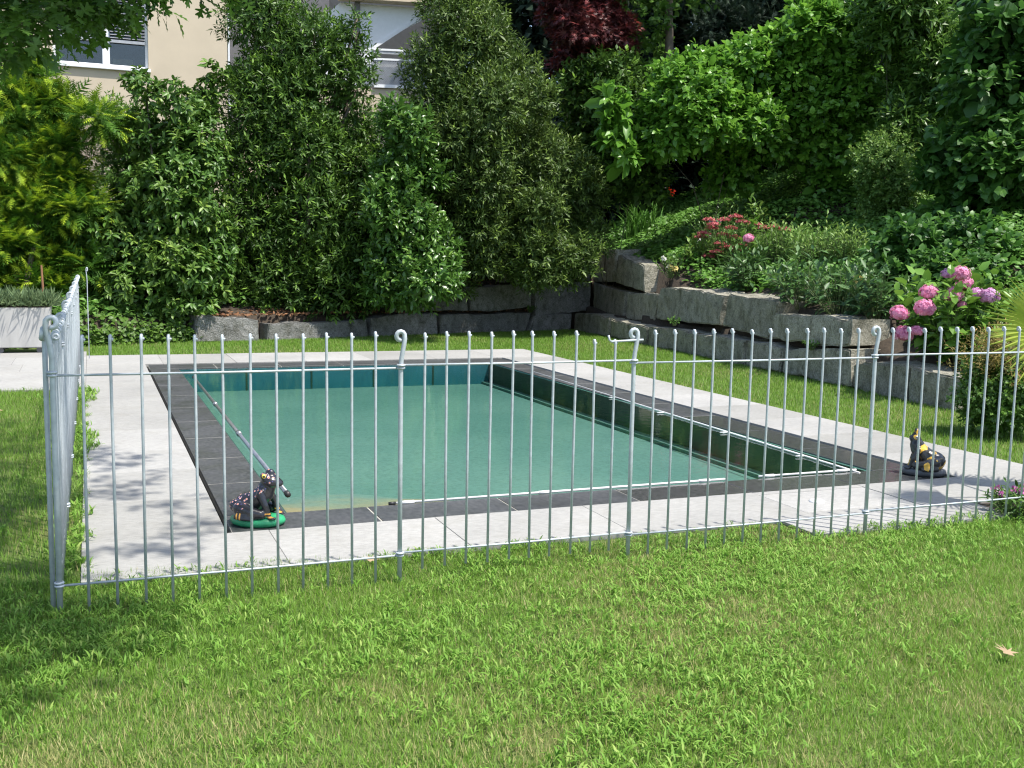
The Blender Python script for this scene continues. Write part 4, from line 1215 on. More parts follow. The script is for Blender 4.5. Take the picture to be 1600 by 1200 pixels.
# rhododendron left
RH = rows_lobes([(120, 195, 230), (165, 190, 330), (110, 320, 355), (230, 170, 350), (300, 150, 365), (380, 140, 385), (440, 135, 380), (510, 145, 330), (548, 150, 300)], 19.2, 34, 6, lobe=.36)
RH += rows_lobes([(105, 325, 350), (190, 290, 360)], 20.0, 6, 7, lobe=.5)
shrub('rhododendron', 'broad rhododendron with glossy whorled leaves below the house window', 'rhododendron', RH, (.6, 13.9, .5), 2900, 9, .10, .14, 'oval', LM['rhodo'], 24, single=280, width=.85, rosette=True, spread=.95, tipfrac=.35)
# golden conifer
CO = rows_lobes([(95, 25, 75), (140, -10, 130), (200, -40, 150), (300, -60, 145), (400, -70, 150), (470, -60, 155), (535, -60, 165)], 19.0, 60, 8, lobe=.30, squash=.42)
CO += [tuple(np.append(at_depth(x, y, 18.6), (r_, r_, r_ * .5))) for x, y, r_ in ((150, 510, .25), (140, 420, .35), (125, 330, .35), (150, 190, .3))]
shrub('golden_conifer', 'yellow green false cypress with layered feathery sprays behind the concrete planter', 'conifer', CO, (-1.9, 13.6, 0), 4600, 5, .22, .28, 'spray', LM['conifer'], 25, width=1.0, upmix=.75, spread=.5, tipfrac=.85, trunk='trunk', r0=.07, ntop=3, fill=1.2, shell=.22, droop=.35)
# loose shrub behind between conifer and rhododendron
FE = rows_lobes([(150, 155, 220), (210, 135, 260), (300, 120, 260), (420, 120, 240), (520, 130, 220)], 21.5, 10, 9, lobe=.5)
shrub('feathery_shrub', 'dull fine leaved shrub in the gap between the conifer and the rhododendron', 'shrub', FE, (-.3, 15.6, .6), 1900, 8, .2, .11, 'lance', LM['viburnum'], 26, tipfrac=.2, r0=.012, ntop=2)
# dark red maple
MA = rows_lobes([(-120, 830, 1000), (-20, 815, 995), (50, 825, 990), (100, 845, 985), (130, 870, 960)], 23.2, 30, 10, lobe=.34)
shrub('red_maple', 'dark red japanese maple rising behind the olive green laurel', 'maple tree', MA, (13.2, 19.5, 3.2), 2500, 6, .22, .17, 'maple', LM['maple'], 27, tipfrac=.4, trunk='trunk', r0=.03, ntop=2, onbank=True)
# dark conifers on top of the bank
for i, (rows, lab, dep, sd, base) in enumerate((
        ([(-140, 1080, 1180), (-40, 1040, 1240), (60, 1040, 1260), (130, 1060, 1240)], 'dark blue green conifer at the top of the bank right of the slim trunk', 27.0, 11, (17.8, 17.5, 4.6)),
        ([(-140, 960, 1040), (-20, 960, 1050), (60, 950, 1060), (150, 930, 1060), (220, 930, 1040)], 'very dark evergreen behind the slim trunk, beside the red maple', 28.0, 12, (15.6, 19.5, 4.4)),
        ([(-160, 1230, 1400), (-40, 1210, 1420), (80, 1200, 1420), (180, 1200, 1400)], 'dark evergreen behind the fresh green shrub, at the top edge of the photo', 26.0, 13, (20, 15, 4.6)),
        ([(-160, 1400, 1700), (0, 1380, 1700), (150, 1390, 1700), (300, 1420, 1700)], 'dark evergreen closing the view behind the round leaved tree on the far right', 24.0, 14, (21, 10, 4.6)))):
    shrub('dark_conifer', lab, 'conifer', rows_lobes(rows, dep, 22, sd, lobe=.36), base, 1500, 7, .3, .26, 'spray', LM['spruce'], 40 + i, tipfrac=.3, upmix=.6, spread=.8, trunk='trunk', r0=.12, shell=.5)
# the wood that closes the view above the bank
rng = np.random.default_rng(49)
wl = []
for x in range(800, 1760, 45):
    for y_ in range(-120, 430, 75):
        q = at_depth(x + rng.uniform(-25, 25), y_ + rng.uniform(-30, 30), 31 + rng.uniform(-1.2, 1.2)); r_ = rng.uniform(.9, 1.5); wl.append((q[0], q[1], q[2], r_, r_, r_))
Pp, A = lobe_twigs(wl, 17000, rng, shell=.6)
b, D, Nn, S, y = twig_leaves(Pp, A, 6, .3, .36, rng, tipfrac=.15)
leaf_mesh('far_wood', b, D, Nn, S, 'small', LM['spruce'], None, y, 'stuff')
# slim tree
sb = at_depth(1046, 112, 23.5); st_ = at_depth(1038, -120, 23.5)
tt = thing('slim_tree', 'slim tree with a bare brown trunk standing on the bank behind the fresh green shrub', 'tree', (sb[0], sb[1], sb[2] - 1.2))
bm = bmesh.new(); d_ = Vector(st_ - sb)
tube(bm, [(0, 0, -.3), (.0, 0, 1.2), Vector((0, 0, 1.2)) + d_ * .5 + Vector((.05, 0, 0)), Vector((0, 0, 1.2)) + d_], [.11, .10, .085, .06], 10)
for k in range(5):
    z = 1.2 + 1.9 + .3 * k; a = k * 2.2
    tube(bm, [(-.05, 0, z), (-.05 + .5 * math.cos(a), .5 * math.sin(a), z + .35), (-.05 + 1.0 * math.cos(a), 1.0 * math.sin(a), z + .5)], [.04, .03, .012], 6)
from_bm('trunk', bm, MAT['bark'], tt, True)
rng = np.random.default_rng(44)
SL = [tuple(np.append(at_depth(x, y, dd), (r_, r_, r_ * .8))) for x, y, dd, r_ in ((1012, 25, 23.4, .5), (1000, -25, 23.8, .6), (1075, -30, 23.5, .8), (1030, -60, 23, 1.0), (1016, 65, 24, .4), (1003, 100, 24, .4))]
Pp, A = lobe_twigs(SL, 520, rng)
b, D, Nn, S, y = twig_leaves(Pp, A, 7, .25, .15, rng, tipfrac=.3)
leaf_rel(b, D, Nn, S, 'ovate', LM['viburnum'], tt, y, 0, 1, np.array(tt.location))
# shaded mid bush below maple
SH = rows_lobes([(110, 880, 1010), (170, 860, 1040), (240, 880, 1040), (300, 900, 1050)], 22.8, 24, 15, lobe=.42)
shrub('shade_shrub', 'dark small leaved shrub in the shade under the red maple', 'shrub', SH, (13.5, 16.8, 3.0), 1500, 8, .2, .13, 'small', LM['laurel'], 28, onbank=True, r0=.010, ntop=4)
# big leaved rhododendron-like plant
BL = rows_lobes([(145, 940, 965), (190, 935, 985), (230, 945, 990), (262, 950, 985)], 20.8, 6, 16, lobe=.5)
shrub('big_leaved_plant', 'upright plant with large pale whorled leaves beside the olive green laurel', 'plant', BL, on_bank(965, 300), 40, 8, .10, .26, 'oval', LM['lime'], 29, single=60, rosette=True, spread=1.0, tipfrac=.3, r0=.03)
# fresh green shrub centre right
FG = rows_lobes([(100, 1040, 1120), (125, 1010, 1180), (160, 1000, 1200), (200, 985, 1190), (228, 965, 1100)], 21.4, 18, 17, lobe=.42)
FG += rows_lobes([(200, 1080, 1200), (290, 1090, 1200)], 22.4, 6, 171, lobe=.5)
FG += rows_lobes([(65, 1140, 1190), (100, 1110, 1250), (150, 1090, 1260), (230, 1090, 1240)], 21.8, 14, 18, lobe=.42)
shrub('fresh_green_shrub', 'spreading fresh green shrub with glossy rounded leaves in the middle of the bank', 'shrub', FG, (12.0, 11.0, 2.2), 1800, 8, .22, .145, 'ovate', LM['lime'], 30, single=280, tipfrac=.5, onbank=True, r0=.010, ntop=4)
FG2 = rows_lobes([(25, 1200, 1350), (80, 1190, 1370), (140, 1180, 1380), (210, 1200, 1370), (280, 1240, 1350), (310, 1260, 1350)], 21.8, 24, 19, lobe=.36)
shrub('round_leaved_shrub', 'tall sunlit shrub with round leaves right of the spreading fresh green shrub', 'shrub', FG2, (12.2, 8.6, 2.0), 1700, 8, .24, .15, 'round', LM['lime'], 31, single=260, tipfrac=.45, width=.8, onbank=True, r0=.010, ntop=4)
VB = rows_lobes([(-60, 1340, 1480), (10, 1320, 1520), (80, 1340, 1540), (160, 1360, 1520), (230, 1370, 1470), (300, 1350, 1440)], 20.2, 24, 20, lobe=.36)
shrub('narrow_leaved_shrub', 'tall shrub with narrow mid green leaves left of the dark round leaved tree', 'shrub', VB, (11.9, 6.2, 1.8), 1900, 8, .25, .17, 'lance', LM['viburnum'], 32, single=200, tipfrac=.4, onbank=True, r0=.010, ntop=4)
HZ = rows_lobes([(-80, 1500, 1700), (30, 1480, 1720), (120, 1470, 1720), (200, 1440, 1720), (300, 1420, 1720), (370, 1430, 1720), (420, 1440, 1720), (462, 1480, 1720)], 17.2, 38, 21, lobe=.30)
shrub('dark_hazel_tree', 'dark tree with large round leaves filling the right edge above the pink hydrangea', 'tree', HZ, (11.2, 4.0, 1.4), 2300, 7, .24, .165, 'round', LM['hazel'], 33, single=300, tipfrac=.3, width=.9, trunk='trunk', r0=.08, shell=.4, onbank=True)
CR = rows_lobes([(115, 1180, 1290), (180, 1160, 1330), (240, 1170, 1380)], 24.0, 10, 22, lobe=.45)
shrub('shade_shrub', 'dark bush in the shade below the tall sunlit round leaved shrub', 'shrub', CR, (13.2, 9.6, 2.4), 500, 8, .2, .13, 'small', LM['laurel'], 34, onbank=True, r0=.010, ntop=4)
ML = rows_lobes([(215, 1350, 1430), (260, 1330, 1450), (330, 1340, 1440), (360, 1335, 1430)], 19.6, 12, 23, lobe=.45)
shrub('small_leaved_shrub', 'speckled light green small leaved shrub below the narrow leaved shrub', 'shrub', ML, (11.0, 6.9, 1.7), 900, 9, .18, .075, 'small', LM['fern'], 35, tipfrac=.3, onbank=True, r0=.010, ntop=4)

DB = rows_lobes([(370, 1400, 1560), (410, 1350, 1600), (455, 1340, 1600)], 15.2, 14, 36, lobe=.34)
shrub('shade_shrub', 'dark leafy bush on the bank directly behind the big pink hydrangea', 'shrub', DB, (11, 5, 1.4), 900, 8, .2, .12, 'ovate', LM['hazel'], 37, onbank=True, r0=.01, ntop=3)
# ground cover on the bank
rng = np.random.default_rng(51)
n = 260000
X = rng.uniform(-1.5, 20, n); Y = rng.uniform(2.0, 22, n)
q_ = in_view(np.stack([X, Y], 1), 80, 1.5); X, Y = X[q_], Y[q_]; n = len(X)
Z = bank_h(X, Y)
ok = ((dist_R(X, Y) > .75 + .3 * rng.random(n)) | (dist_B(X, Y) > np.where(X < 1.2, .3, .8) + .4 * rng.random(n))) & (Z > 0)
X, Y, Z = X[ok], Y[ok], Z[ok]; n = len(X)
tall = .10 + .22 * (0.5 + .5 * np.sin(X * 2.3 + 1.7 * np.sin(Y * 1.9)) * np.sin(Y * 2.1))
P_ = np.stack([X, Y, Z + tall * rng.random(n)], 1)
D = unit(rng.normal(size=(n, 3)) * np.array([1, 1, .35])); Nn = unit(np.array([-.25, -.1, 1]) + rng.normal(size=(n, 3)) * .35)
leaf_mesh('ground_cover', P_, D, Nn, .07 + .07 * rng.random(n), 'ovate', LM['cover'], None, rng.random(n) * .4, 'stuff')
n = 5200
rng = np.random.default_rng(57)
X = rng.uniform(-4.2, 1.25, n); dB_ = .06 + .5 * rng.random(n) ** 1.5
Y = BW0[1] + (X - BW0[0]) * (BW1[1] - BW0[1]) / (BW1[0] - BW0[0]) + dB_
P_ = np.stack([X, Y, np.maximum(.02, .55 * rng.random(n) ** 1.6 * (.4 + dB_ * 1.6))], 1)
leaf_mesh('ivy', P_, unit(rng.normal(size=(n, 3)) * np.array([1, .6, .5]) + np.array([0, -.4, 0])), unit(np.array([.1, -.7, .7]) + rng.normal(size=(n, 3)) * .35), .06 + .06 * rng.random(n), 'ovate', LM['laurel'], None, rng.random(n) * .3, 'stuff')
# dead leaves on and behind the back wall
n = 900
X = rng.uniform(1.2, 9.3, n); yb = BW0[1] + (X - BW0[0]) * (BW1[1] - BW0[1]) / (BW1[0] - BW0[0])
Y = yb + rng.uniform(.1, .75, n)
Z = np.maximum(bank_h(X, Y), np.interp(X, [0, 5.2, 5.5, 9.9], [.40, .44, .42, .45])) + .03
Z = np.where(Y - yb < .5, np.interp(X, [0, 5.2, 5.3, 9.9], [.46, .46, .46, .46]), Z)
P_ = np.stack([X, Y, Z], 1)
leaf_mesh('leaf_litter', P_, unit(rng.normal(size=(n, 3)) * np.array([1, 1, .2])), unit(np.array([0, 0, 1]) + rng.normal(size=(n, 3)) * .4), .05 + .05 * rng.random(n), 'ovate', LM['dead'], None, rng.random(n) * .5, 'stuff')
def deadleaf(label, px, py, s, rz):
    q = on_z(px, py, .03)
    tv, tf = TPL['maple']
    me = bpy.data.meshes.new('dead_leaf'); me.from_pydata([(a * s, b * s, c * s + .25 * s * b * b) for a, b, c in tv.tolist()], [], tf.tolist()); me.materials.append(LM['tan'])
    o = bpy.data.objects.new('dead_leaf', me); o.location = q; o.rotation_euler = (R(12), R(-10), rz); link(o)
    tag(o, label, 'leaf')
deadleaf('curled tan dead leaf on the lawn at the right edge of the photo', 1578, 1026, .13, 1.0)
deadleaf('dead leaf in the grass under the front fence, just left of the gate', 572, 877, .10, .4)
deadleaf('brown dead leaf on the left lawn by the terrace', 2, 642, .10, 2.0)
for i, (px, py, s) in enumerate(((620, 527, .22), (662, 530, .22))):
    deadleaf(['tan dead leaf at the foot of the grey wall, nearer the pool corner', 'tan dead leaf at the foot of the grey wall, under the joint of two blocks'][i], px, py, s, 1.2 * i)

# ------------------------------------------------------------------ perennials
def clump(name, label, cat, base, spec, mat, seed, flowers=(), group=None, single=0):
    """spec: n stems, height, spread, leaves per stem, leaf size, template, droop; flowers: (dx,dy,dz,kind,radius)"""
    rng = np.random.default_rng(seed)
    ns, h, sp, kl, ls, tpl, droop = spec
    base = np.asarray(base, float)
    t = thing(name, label, cat, tuple(base), 0, group)
    a = rng.random(ns) * 6.28; r = np.sqrt(rng.random(ns))
    tip = np.stack([np.cos(a) * r * sp, np.sin(a) * r * sp, h * (1 - .35 * r * r) * (.75 + .4 * rng.random(ns))], 1)
    bm = bmesh.new()
    for q in tip:
        tube(bm, [(q[0] * .25, q[1] * .25, -.03), (q[0] * .7, q[1] * .7, q[2] * .6), tuple(q)], [.006, .005, .003], 4, False)
    tag(from_bm('stem', bm, MAT['stem'], t), kind='stuff')
    A = unit(tip * np.array([.6, .6, 1.0]))
    L_ = h * .75
    b, D, Nn, S, y = twig_leaves(tip - A * L_ * .9, A, kl, L_, ls, rng, spread=1.05, droop=droop, upmix=.6, tipfrac=.5)
    keepc = base
    leaf_rel(b + base, D, Nn, S, tpl, mat, t, y, single, 1.0, base)
    for f in flowers:
        flower(t, f, rng)
    return t
def flower(t, f, rng):
    dx, dy, dz, kind, rad = f
    c = np.array([dx, dy, dz])
    if kind in ('pink', 'mauve'):
        n = 150
        u = unit(rng.normal(size=(n, 3))); u = u[u[:, 2] > -.6]; n = len(u)
        rr = rad * (.80 + .30 * rng.random(n))
        P_ = c + u * rr[:, None] * np.array([1, 1, .86])
        D = unit(np.cross(u, rng.normal(size=(n, 3))))
        bm = bmesh.new(); bmesh.ops.create_icosphere(bm, subdivisions=2, radius=rad * .84, matrix=Matrix.Translation(c) @ Matrix.Diagonal((1, 1, .86, 1)))
        core = from_bm('flower_head', bm, LM[kind], t, True)
        o = leaf_mesh('floret_mass', P_, D, u, np.full(n, rad * .26), 'floret', LM[kind], core, rng.random(n) * .6, 'stuff')
    elif kind == 'spirea':
        n = 110
        a = rng.random(n) * 6.28; r = np.sqrt(rng.random(n)) * rad
        P_ = c + np.stack([np.cos(a) * r, np.sin(a) * r, .35 * (rad - r) + rng.random(n) * .03], 1)
        leaf_mesh('flower_head', P_, unit(rng.normal(size=(n, 3))), unit(np.array([0, -.2, 1]) + rng.normal(size=(n, 3)) * .5), np.full(n, .028), 'floret', LM['spirea'], t, rng.random(n) * .7, 'stuff')
    else:
        n = 26 if kind in ('yellow', 'white') else 12
        u = unit(rng.normal(size=(n, 3)) + np.array([-.2, -.4, .5]))
        D = unit(np.cross(u, rng.normal(size=(n, 3))) + u * .7)
        leaf_mesh('flower_head', c + u * rad * .35, D, u, np.full(n, rad * 1.0), 'petal', LM[kind], t, None, 'stuff')
def fl(px, py, base, dep_ref, kind, rad):
    q = at_depth(px, py, dep_ref) - np.asarray(base)
    return (q[0], q[1], q[2], kind, rad)
def depth_of(p): return float((np.asarray(p) - CAM) @ FW)

# sword leaved plant with red flowers at the wall corner
b0 = on_bank(1000, 372); dref = depth_of(b0) - 1.3
t = thing('montbretia', 'clump of long sword leaves with red flowers above the wall corner', 'perennial', tuple(b0))
rng = np.random.default_rng(61)
n = 130
P0_ = np.stack([rng.normal(0, .22, n), rng.normal(0, .22, n), np.zeros(n)], 1)
a = rng.random(n) * 6.28
V = []; F = []
for i in range(n):
    L_ = .55 + .75 * rng.random(); w = .014 + .012 * rng.random()
    hd = np.array([math.cos(a[i]), math.sin(a[i]), 0]); sd_ = np.array([-hd[1], hd[0], 0]); k0 = len(V)
    bend = .2 + .6 * rng.random()
    for s in range(6):
        f_ = s / 5
        c = P0_[i] + hd * (L_ * bend * f_ ** 2) + np.array([0, 0, L_ * (f_ - .45 * bend * f_ ** 2.4)])
        ww = w * (1 - f_ ** 2 * .95)
        V += [c + sd_ * ww, c - sd_ * ww]
    for s in range(5): F.append((k0 + 2 * s, k0 + 2 * s + 1, k0 + 2 * s + 3, k0 + 2 * s + 2))
from_np('foliage', np.array(V), np.array(F), LM['cover'], t, False, None, 'stuff')
for px, py in ((1046, 296), (1052, 300), (1050, 304), (1052, 366), (1066, 370), (1061, 373), (1071, 366)):
    flower(t, fl(px, py, b0, dref, 'red', .055), rng)
bm = bmesh.new()
for px, py in ((1048, 300), (1062, 370)):
    q = at_depth(px, py, dref) - b0; tube(bm, [(q[0] * .2, q[1] * .2, 0), tuple(q * .6 + np.array([0, 0, .1])), tuple(q)], .006, 5)
from_bm('flower_stem', bm, MAT['stem'], t)
# spirea with dusky pink flower plates
b0 = on_bank(1135, 412); dref = depth_of(b0) - .1
fs = [fl(px, py, b0, dref + random.uniform(-.2, .2), 'spirea', .13) for px, py in ((1115, 352), (1132, 345), (1150, 340), (1160, 348), (1142, 358), (1112, 358), (1130, 368), (1100, 366), (1148, 372), (1125, 382), (1135, 388), (1150, 392), (1095, 372), (1120, 395), (1106, 402), (1160, 385), (1108, 345), (1180, 352), (1195, 357), (1210, 356), (1225, 360))]
clump('spirea', 'spirea bush covered in dusky pink flower plates on the bank above the wall', 'shrub', b0, (75, .95, .75, 16, .07, 'lance', .1), LM['viburnum'], 62, fs)
b0 = on_bank(1118, 362); dref = depth_of(b0) - .2
clump('violet_flower', 'small violet flowers just left of the spirea top', 'flower', on_bank(1115, 385), (8, .7, .2, 6, .06, 'lance', .1), LM['cover'], 63,
      [fl(px, py, on_bank(1115, 385), depth_of(on_bank(1115, 385)) - .2, 'violet', .06) for px, py in ((1111, 346), (1120, 347), (1123, 345))])
# lone hydrangea head
b0 = on_bank(1175, 420); dref = depth_of(b0) - .25
clump('hydrangea', 'small hydrangea with a single deep pink head beside the spirea', 'hydrangea', b0, (16, .75, .3, 8, .14, 'ovate', .15), LM['hyd'], 64, [fl(1170, 373, b0, dref, 'pink', .105)], single=0)
b0 = on_bank(1085, 415)
clump('yellow_leaved_plant', 'small yellow green leafy plant left of the spirea', 'plant', b0, (16, .5, .22, 9, .13, 'oval', .1), LM['fern'], 65)
b0 = on_bank(1180, 372)
clump('yellow_leaved_plant', 'yellow green leafy shoot above the single pink hydrangea head', 'plant', b0, (12, .6, .2, 9, .14, 'oval', .1), LM['fern'], 66)
# roses along the wall top
b0 = on_bank(1050, 432); dref = depth_of(b0) - .1
clump('rose_bush', 'low rose with pale yellow and white blooms on the wall top above the corner', 'rose', b0, (26, .42, .35, 8, .06, 'ovate', .1), LM['viburnum'], 67,
      [fl(px, py, b0, dref, k_, r_) for px, py, k_, r_ in ((1055, 420, 'yellow', .06), (1047, 417, 'yellow', .045), (1037, 404, 'white', .05), (1045, 417, 'white', .04))])
b0 = on_bank(1094, 436)
clump('white_rose', 'single white rose bloom on a short stem on the wall top', 'rose', b0, (6, .25, .14, 7, .06, 'ovate', .1), LM['viburnum'], 68, [fl(1093, 427, b0, depth_of(b0) - .05, 'white', .06)])
b0 = on_bank(1096, 395)
clump('white_flower', 'white bloom between the red flowers and the spirea', 'flower', b0, (8, .4, .18, 7, .08, 'ovate', .1), LM['cover'], 69, [fl(1096, 378, b0, depth_of(b0) - .1, 'white', .07), fl(1108, 370, b0, depth_of(b0) - .1, 'white', .05)])
b0 = on_bank(1000, 398)
clump('wall_top_herb', 'low pale green herb on the top block at the wall corner', 'herb', b0, (22, .28, .4, 8, .06, 'ovate', .1), LM['fern'], 70)
# peonies
for i, (px, py, h, s, lab) in enumerate(((1165, 455, .62, .5, 'dark leaved peony clump left of the pale feathery plants'), (1255, 480, .70, .6, 'dark peony clump hanging over the wall below the pale feathery plants'),
                                         (1312, 492, .72, .55, 'dark peony clump at the end of the upper wall course'), (1370, 498, .68, .55, 'dark peony clump just left of the hydrangea heads'))):
    b0 = on_bank(px, py)
    fls = []
    if i == 2:
        fls = [fl(1341, 437, b0, depth_of(b0) - .1, 'yellow', .075), fl(1343, 445, b0, depth_of(b0) - .1, 'yellow', .06)]
        lab = 'dark peony clump with one pale yellow bloom at the end of the upper wall course'
    clump('peony', lab, 'peony', b0, (46, h, s, 9, .17, 'lance', .3), LM['peony'], 71 + i, fls, 'peonies along the wall top')
for i, (px, py, h, lab) in enumerate(((1215, 415, .7, 'pale feathery green plant right of the spirea'), (1275, 428, .75, 'pale feathery green plant behind the dark peonies'), (1320, 420, .6, 'pale feathery plant at the foot of the speckled shrub'))):
    clump('feathery_plant', lab, 'plant', on_bank(px, py), (80, h, .5, 12, .10, 'lance', .15), LM['fern'], 81 + i, (), 'pale feathery plants on the bank')
# big hydrangea
b0 = np.array([9.05, 3.75, .42]); dref = depth_of(b0)
hy = [(1501, 428, 'pink', .125), (1480, 428, 'mauve', .085), (1507, 443, 'pink', .115), (1490, 461, 'pink', .125), (1451, 457, 'pink', .125), (1445, 482, 'pink', .14), (1405, 490, 'pink', .125), (1412, 522, 'pink', .13), (1432, 517, 'pink', .085),
      (1525, 460, 'mauve', .11), (1546, 463, 'mauve', .13), (1503, 476, 'pink', .06)]
hs_ = [fl(x, y, b0, dref - .62 + .05 * ((i * 7) % 5), k_, r_ * .84) for i, (x, y, k_, r_) in enumerate(hy)]
clump('hydrangea', 'large hydrangea bush with many big pink flower heads behind the right end of the wall', 'hydrangea', b0, (80, 1.02, .80, 12, .17, 'ovate', .2), LM['hyd'], 91, hs_, None, 200)
# rusty shrub
rl_ = rows_lobes([(580, 1515, 1640), (610, 1495, 1640), (648, 1500, 1640)], 10.0, 16, 92, lobe=.36)
rb = on_z(1560, 655)
shrub('low_green_shrub', 'low dense green shrub at the right end of the stone wall, under the rusty plumes', 'shrub', rl_, (rb[0], rb[1] + .3, 0), 1000, 9, .12, .055, 'small', LM['viburnum'], 93, r0=.015)
rng = np.random.default_rng(94)
t = thing('rusty_plume_plant', 'plant with rusty orange feathery plumes beside the palm', 'plant', (rb[0], rb[1] + .5, .3))
LB2 = rows_lobes([(545, 1540, 1620), (565, 1505, 1640), (595, 1500, 1640)], 9.9, 14, 95, lobe=.36)
Pp, A = lobe_twigs(LB2, 260, rng, up=1.2)
b, D, Nn, S, y = twig_leaves(Pp, A, 12, .2, .05, rng, tipfrac=.3)
leaf_rel(b, D, Nn, S, 'lance', LM['rust'], t, y, 0, .7, np.array(t.location))
# magenta flowers in the corner bed
for i, (px, py, lab) in enumerate(((1588, 806, 'cushion of magenta flowers in the bed by the last fence post'), (1622, 800, 'cushion of magenta flowers cut by the right edge of the photo'))):
    b0 = on_z(px, py, 0)
    rng = np.random.default_rng(96 + i)
    f_ = [(rng.normal(0, .10), rng.normal(0, .08), .12 + .06 * rng.random(), 'magenta', .020) for _ in range(13)]
    clump('magenta_flower', lab, 'flower', b0, (50, .16, .20, 10, .05, 'lance', .1), LM['viburnum'], 97 + i, f_, 'magenta flower cushions')
# palm
pb = np.array([5.38, -1.0, 0.0])
pm = thing('fan_palm', 'fan palm whose yellow green leaf reaches in at the right edge above the rusty plumes', 'palm', tuple(pb))
bm = bmesh.new(); tube(bm, [(0, 0, -.05), (0, 0, .4), (.02, 0, .85)], [.11, .10, .08], 10)
from_bm('trunk', bm, MAT['bark'], pm, True)
def fan(c, hub, nrm, right, r_, nb=34):
    """pleated fan leaf on a stalk"""
    c = Vector(c); hub = Vector(hub); f_ = Vector(right).normalized(); n_ = Vector(nrm).normalized(); s_ = n_.cross(f_).normalized()
    bm = bmesh.new()
    tube(bm, [c, c.lerp(hub, .5) + Vector((0, 0, .05)), hub], [.014, .011, .009], 6)
    for k in range(nb):
        a = R(-115 + 230 * k / (nb - 1))
        d = f_ * math.cos(a) + s_ * math.sin(a)
        w = s_ * math.cos(a) - f_ * math.sin(a)
        L_ = r_ * (.82 + .18 * math.cos(a)) * (1 + .05 * math.sin(k * 5))
        p0 = hub; p1 = hub + d * L_ * .55 + n_ * .02; p2_ = hub + d * L_ - Vector((0, 0, .06 * L_))
        h_ = .5 * L_ * .55 * R(230 / nb)
        v = [bm.verts.new(q) for q in (p0, p1 + w * h_ - n_ * .006, p1 + n_ * .008, p1 - w * h_ - n_ * .006, p2_)]
        bm.faces.new((v[0], v[1], v[2])); bm.faces.new((v[0], v[2], v[3])); bm.faces.new((v[1], v[4], v[2])); bm.faces.new((v[2], v[4], v[3]))
    return from_bm('palm_leaf', bm, LM['palm'], pm)
fan((0, 0, .8), (-.30, .0, 1.15), (-.15, -.80, .5), (-1, .05, .10), .54, 44)
for az, el, L_ in ( (70, 40, .5), (20, 45, .5), (320, 40, .5), (0, 20, .5)):
    d = Vector((math.cos(R(az)) * math.cos(R(el)), math.sin(R(az)) * math.cos(R(el)), math.sin(R(el))))
    hub = Vector((0, 0, .8)) + d * L_
    fan((0, 0, .8), hub, Vector((-d.x * .6, -d.y * .6, 1)), Vector((d.x, d.y, .1)), .50)

# ivy tufts on the stones
for i, (px, py, lab) in enumerate(((1054, 506, 'tuft of green in the joint under the third wall block'), (1268, 543, 'tuft of green in the joint near the right wall end'), (828, 486, 'tuft of moss green leaves in the joint of the grey wall'))):
    pl_ = plR if i < 2 else plB
    q = on_plane(px, py, pl_[0], pl_[1])
    clump('wall_weed', lab, 'weed', q, (14, .12, .14, 7, .04, 'ovate', .2), LM['cover'], 120 + i)

# ------------------------------------------------------------------ oak overhanging the lawn on the left
ob = np.array([-4.6, -1.4, 0.0])
ok_ = thing('oak_tree', 'oak whose lobed leaves hang into the top left corner over the lawn', 'tree', tuple(ob))
tops = [(-2.6, .2, 3.4), (-1.2, -.4, 3.9), (.4, .6, 4.2), (-3.0, 1.5, 4.2), (-1.0, 2.4, 4.6), (-2.0, -1.0, 4.6)]
bm = bmesh.new()
tube(bm, [(0, 0, -.1), (.05, 0, 1.5), (.15, .05, 3.2), (.3, .1, 5.2)], [.24, .19, .16, .10], 12)
for q in tops:
    e_ = Vector(q) - Vector(ob); s_ = Vector((.12, .04, 2.7 + .3 * random.random()))
    tube(bm, [s_, s_.lerp(e_, .5) + Vector((0, 0, .25)), e_], [.08, .05, .015], 7)
from_bm('trunk', bm, MAT['bark'], ok_, True)
lob = []
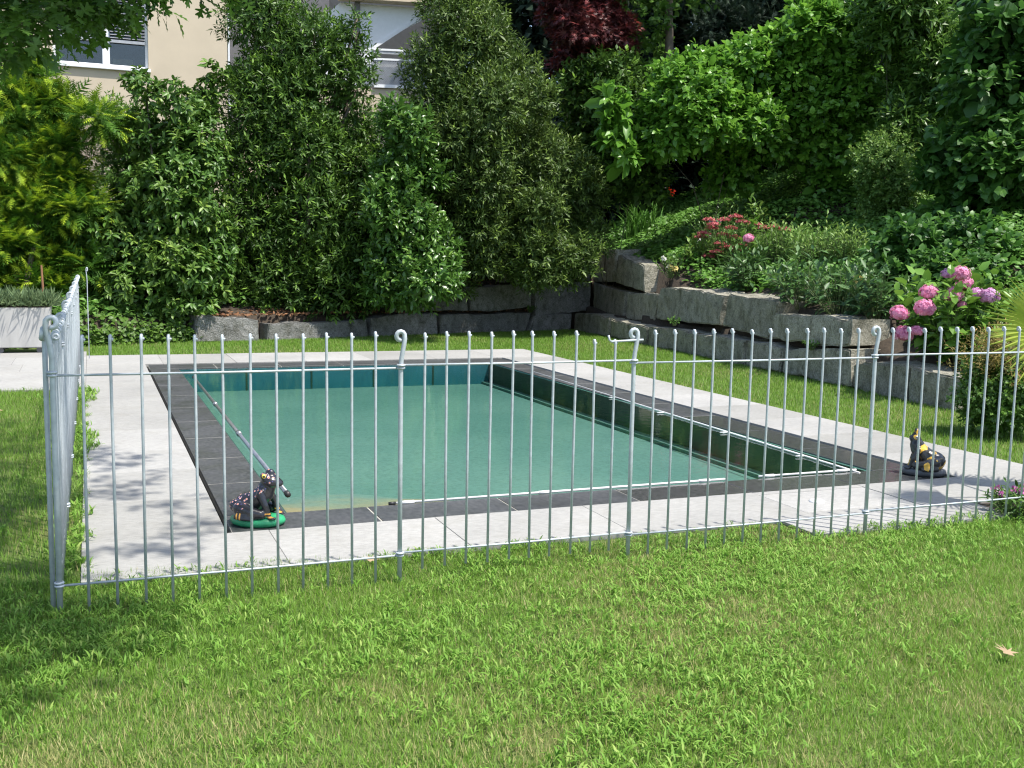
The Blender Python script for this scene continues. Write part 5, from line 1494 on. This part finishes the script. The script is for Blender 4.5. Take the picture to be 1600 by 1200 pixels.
# hanging leaves that show in the frame
for x, y, dd, r_ in ((20, 20, 4.9, .26), (70, 15, 5.1, .26), (30, 60, 4.7, .17), (120, 10, 5.3, .22), (175, 5, 5.3, .20), (205, 10, 5.3, .16), (150, 32, 5.3, .16), (105, 52, 5.1, .13), (60, 48, 5.0, .16), (8, 82, 4.7, .10),
                     (290, -18, 5.6, .15), (330, -12, 5.6, .16), (360, -6, 5.7, .10), (260, -22, 5.6, .14), (170, 62, 5.2, .05), (-40, 30, 4.8, .3), (225, -20, 5.4, .16)):
    q = at_depth(x, y - 20, dd); lob.append((q[0], q[1], q[2], r_ * .9, r_ * .9, r_ * .6))
n_vis = len(lob)
rng = np.random.default_rng(131)
Pp, A = lobe_twigs(lob, 260, rng, up=-.1, shell=.8, inner=.2)
b1, D1, N1, S1, y1 = twig_leaves(Pp, A, 4, .10, .105, rng, droop=.55, upmix=.6, tipfrac=.2)
lob2 = []
for x, y, z, r_ in ((-.78, -.85, 3.6, .42), (-.45, -.7, 3.75, .3), (-1.2, -.9, 3.7, .4), (-2.2, -1.7, 3.5, .6), (-1.5, -1.6, 3.6, .5), (-2.9, -1.5, 3.6, .6), (-1.9, -1.3, 3.9, .6),
                    (-.1, -3.7, 4.5, .42), (.35, -3.5, 4.5, .32), (.6, -3.2, 4.4, .25), (-.5, -3.3, 4.5, .45), (.05, -3.0, 4.5, .36), (.4, -2.8, 4.5, .3), (-.2, -2.5, 4.5, .42), (.1, -2.0, 4.5, .36), (-.15, -1.5, 4.6, .42), (-.1, -1.0, 4.6, .38),
                    (.0, -.5, 4.6, .36), (-.2, .0, 4.7, .42), (-.1, .6, 4.7, .4), (-.3, 1.2, 4.8, .42), (-.2, 1.8, 4.8, .38), (-.4, 2.5, 4.9, .45), (-.9, -2.0, 4.7, .5), (-1.0, -.3, 4.8, .5), (-1.2, 1.0, 5.0, .6), (-1.8, -1.4, 5.0, .7), (-2.6, -.2, 5.0, .8),
                    (-3.4, -1.6, 5.2, .9), (-4.6, -1.2, 5.8, 1.1), (-2.4, 1.2, 5.3, .8), (-1.8, -2.8, 5.0, .7), (-3.8, .4, 5.4, .9),
                    (1.15, -1.5, 4.3, .16), (1.45, -1.0, 4.4, .16), (1.0, -.7, 4.3, .18), (.75, -.3, 4.4, .2), (1.0, .4, 4.5, .18), (.7, .9, 4.6, .2), (.9, -1.8, 4.3, .18)):
    lob2.append((x, y, z, r_, r_, r_ * .55))
Pp, A = lobe_twigs(lob2, 3000, rng, up=.1, shell=.9, inner=.1)
b2, D2, N2, S2, y2 = twig_leaves(Pp, A, 6, .22, .125, rng, droop=.3, upmix=.65, tipfrac=.2)
cat_ = lambda *a: np.concatenate(a)
leaf_rel(cat_(b1, b2), cat_(D1, D2), cat_(N1, N2), cat_(S1, S2), 'oak', LM['oak'], ok_, cat_(y1, y2), 300, 1.0, ob)
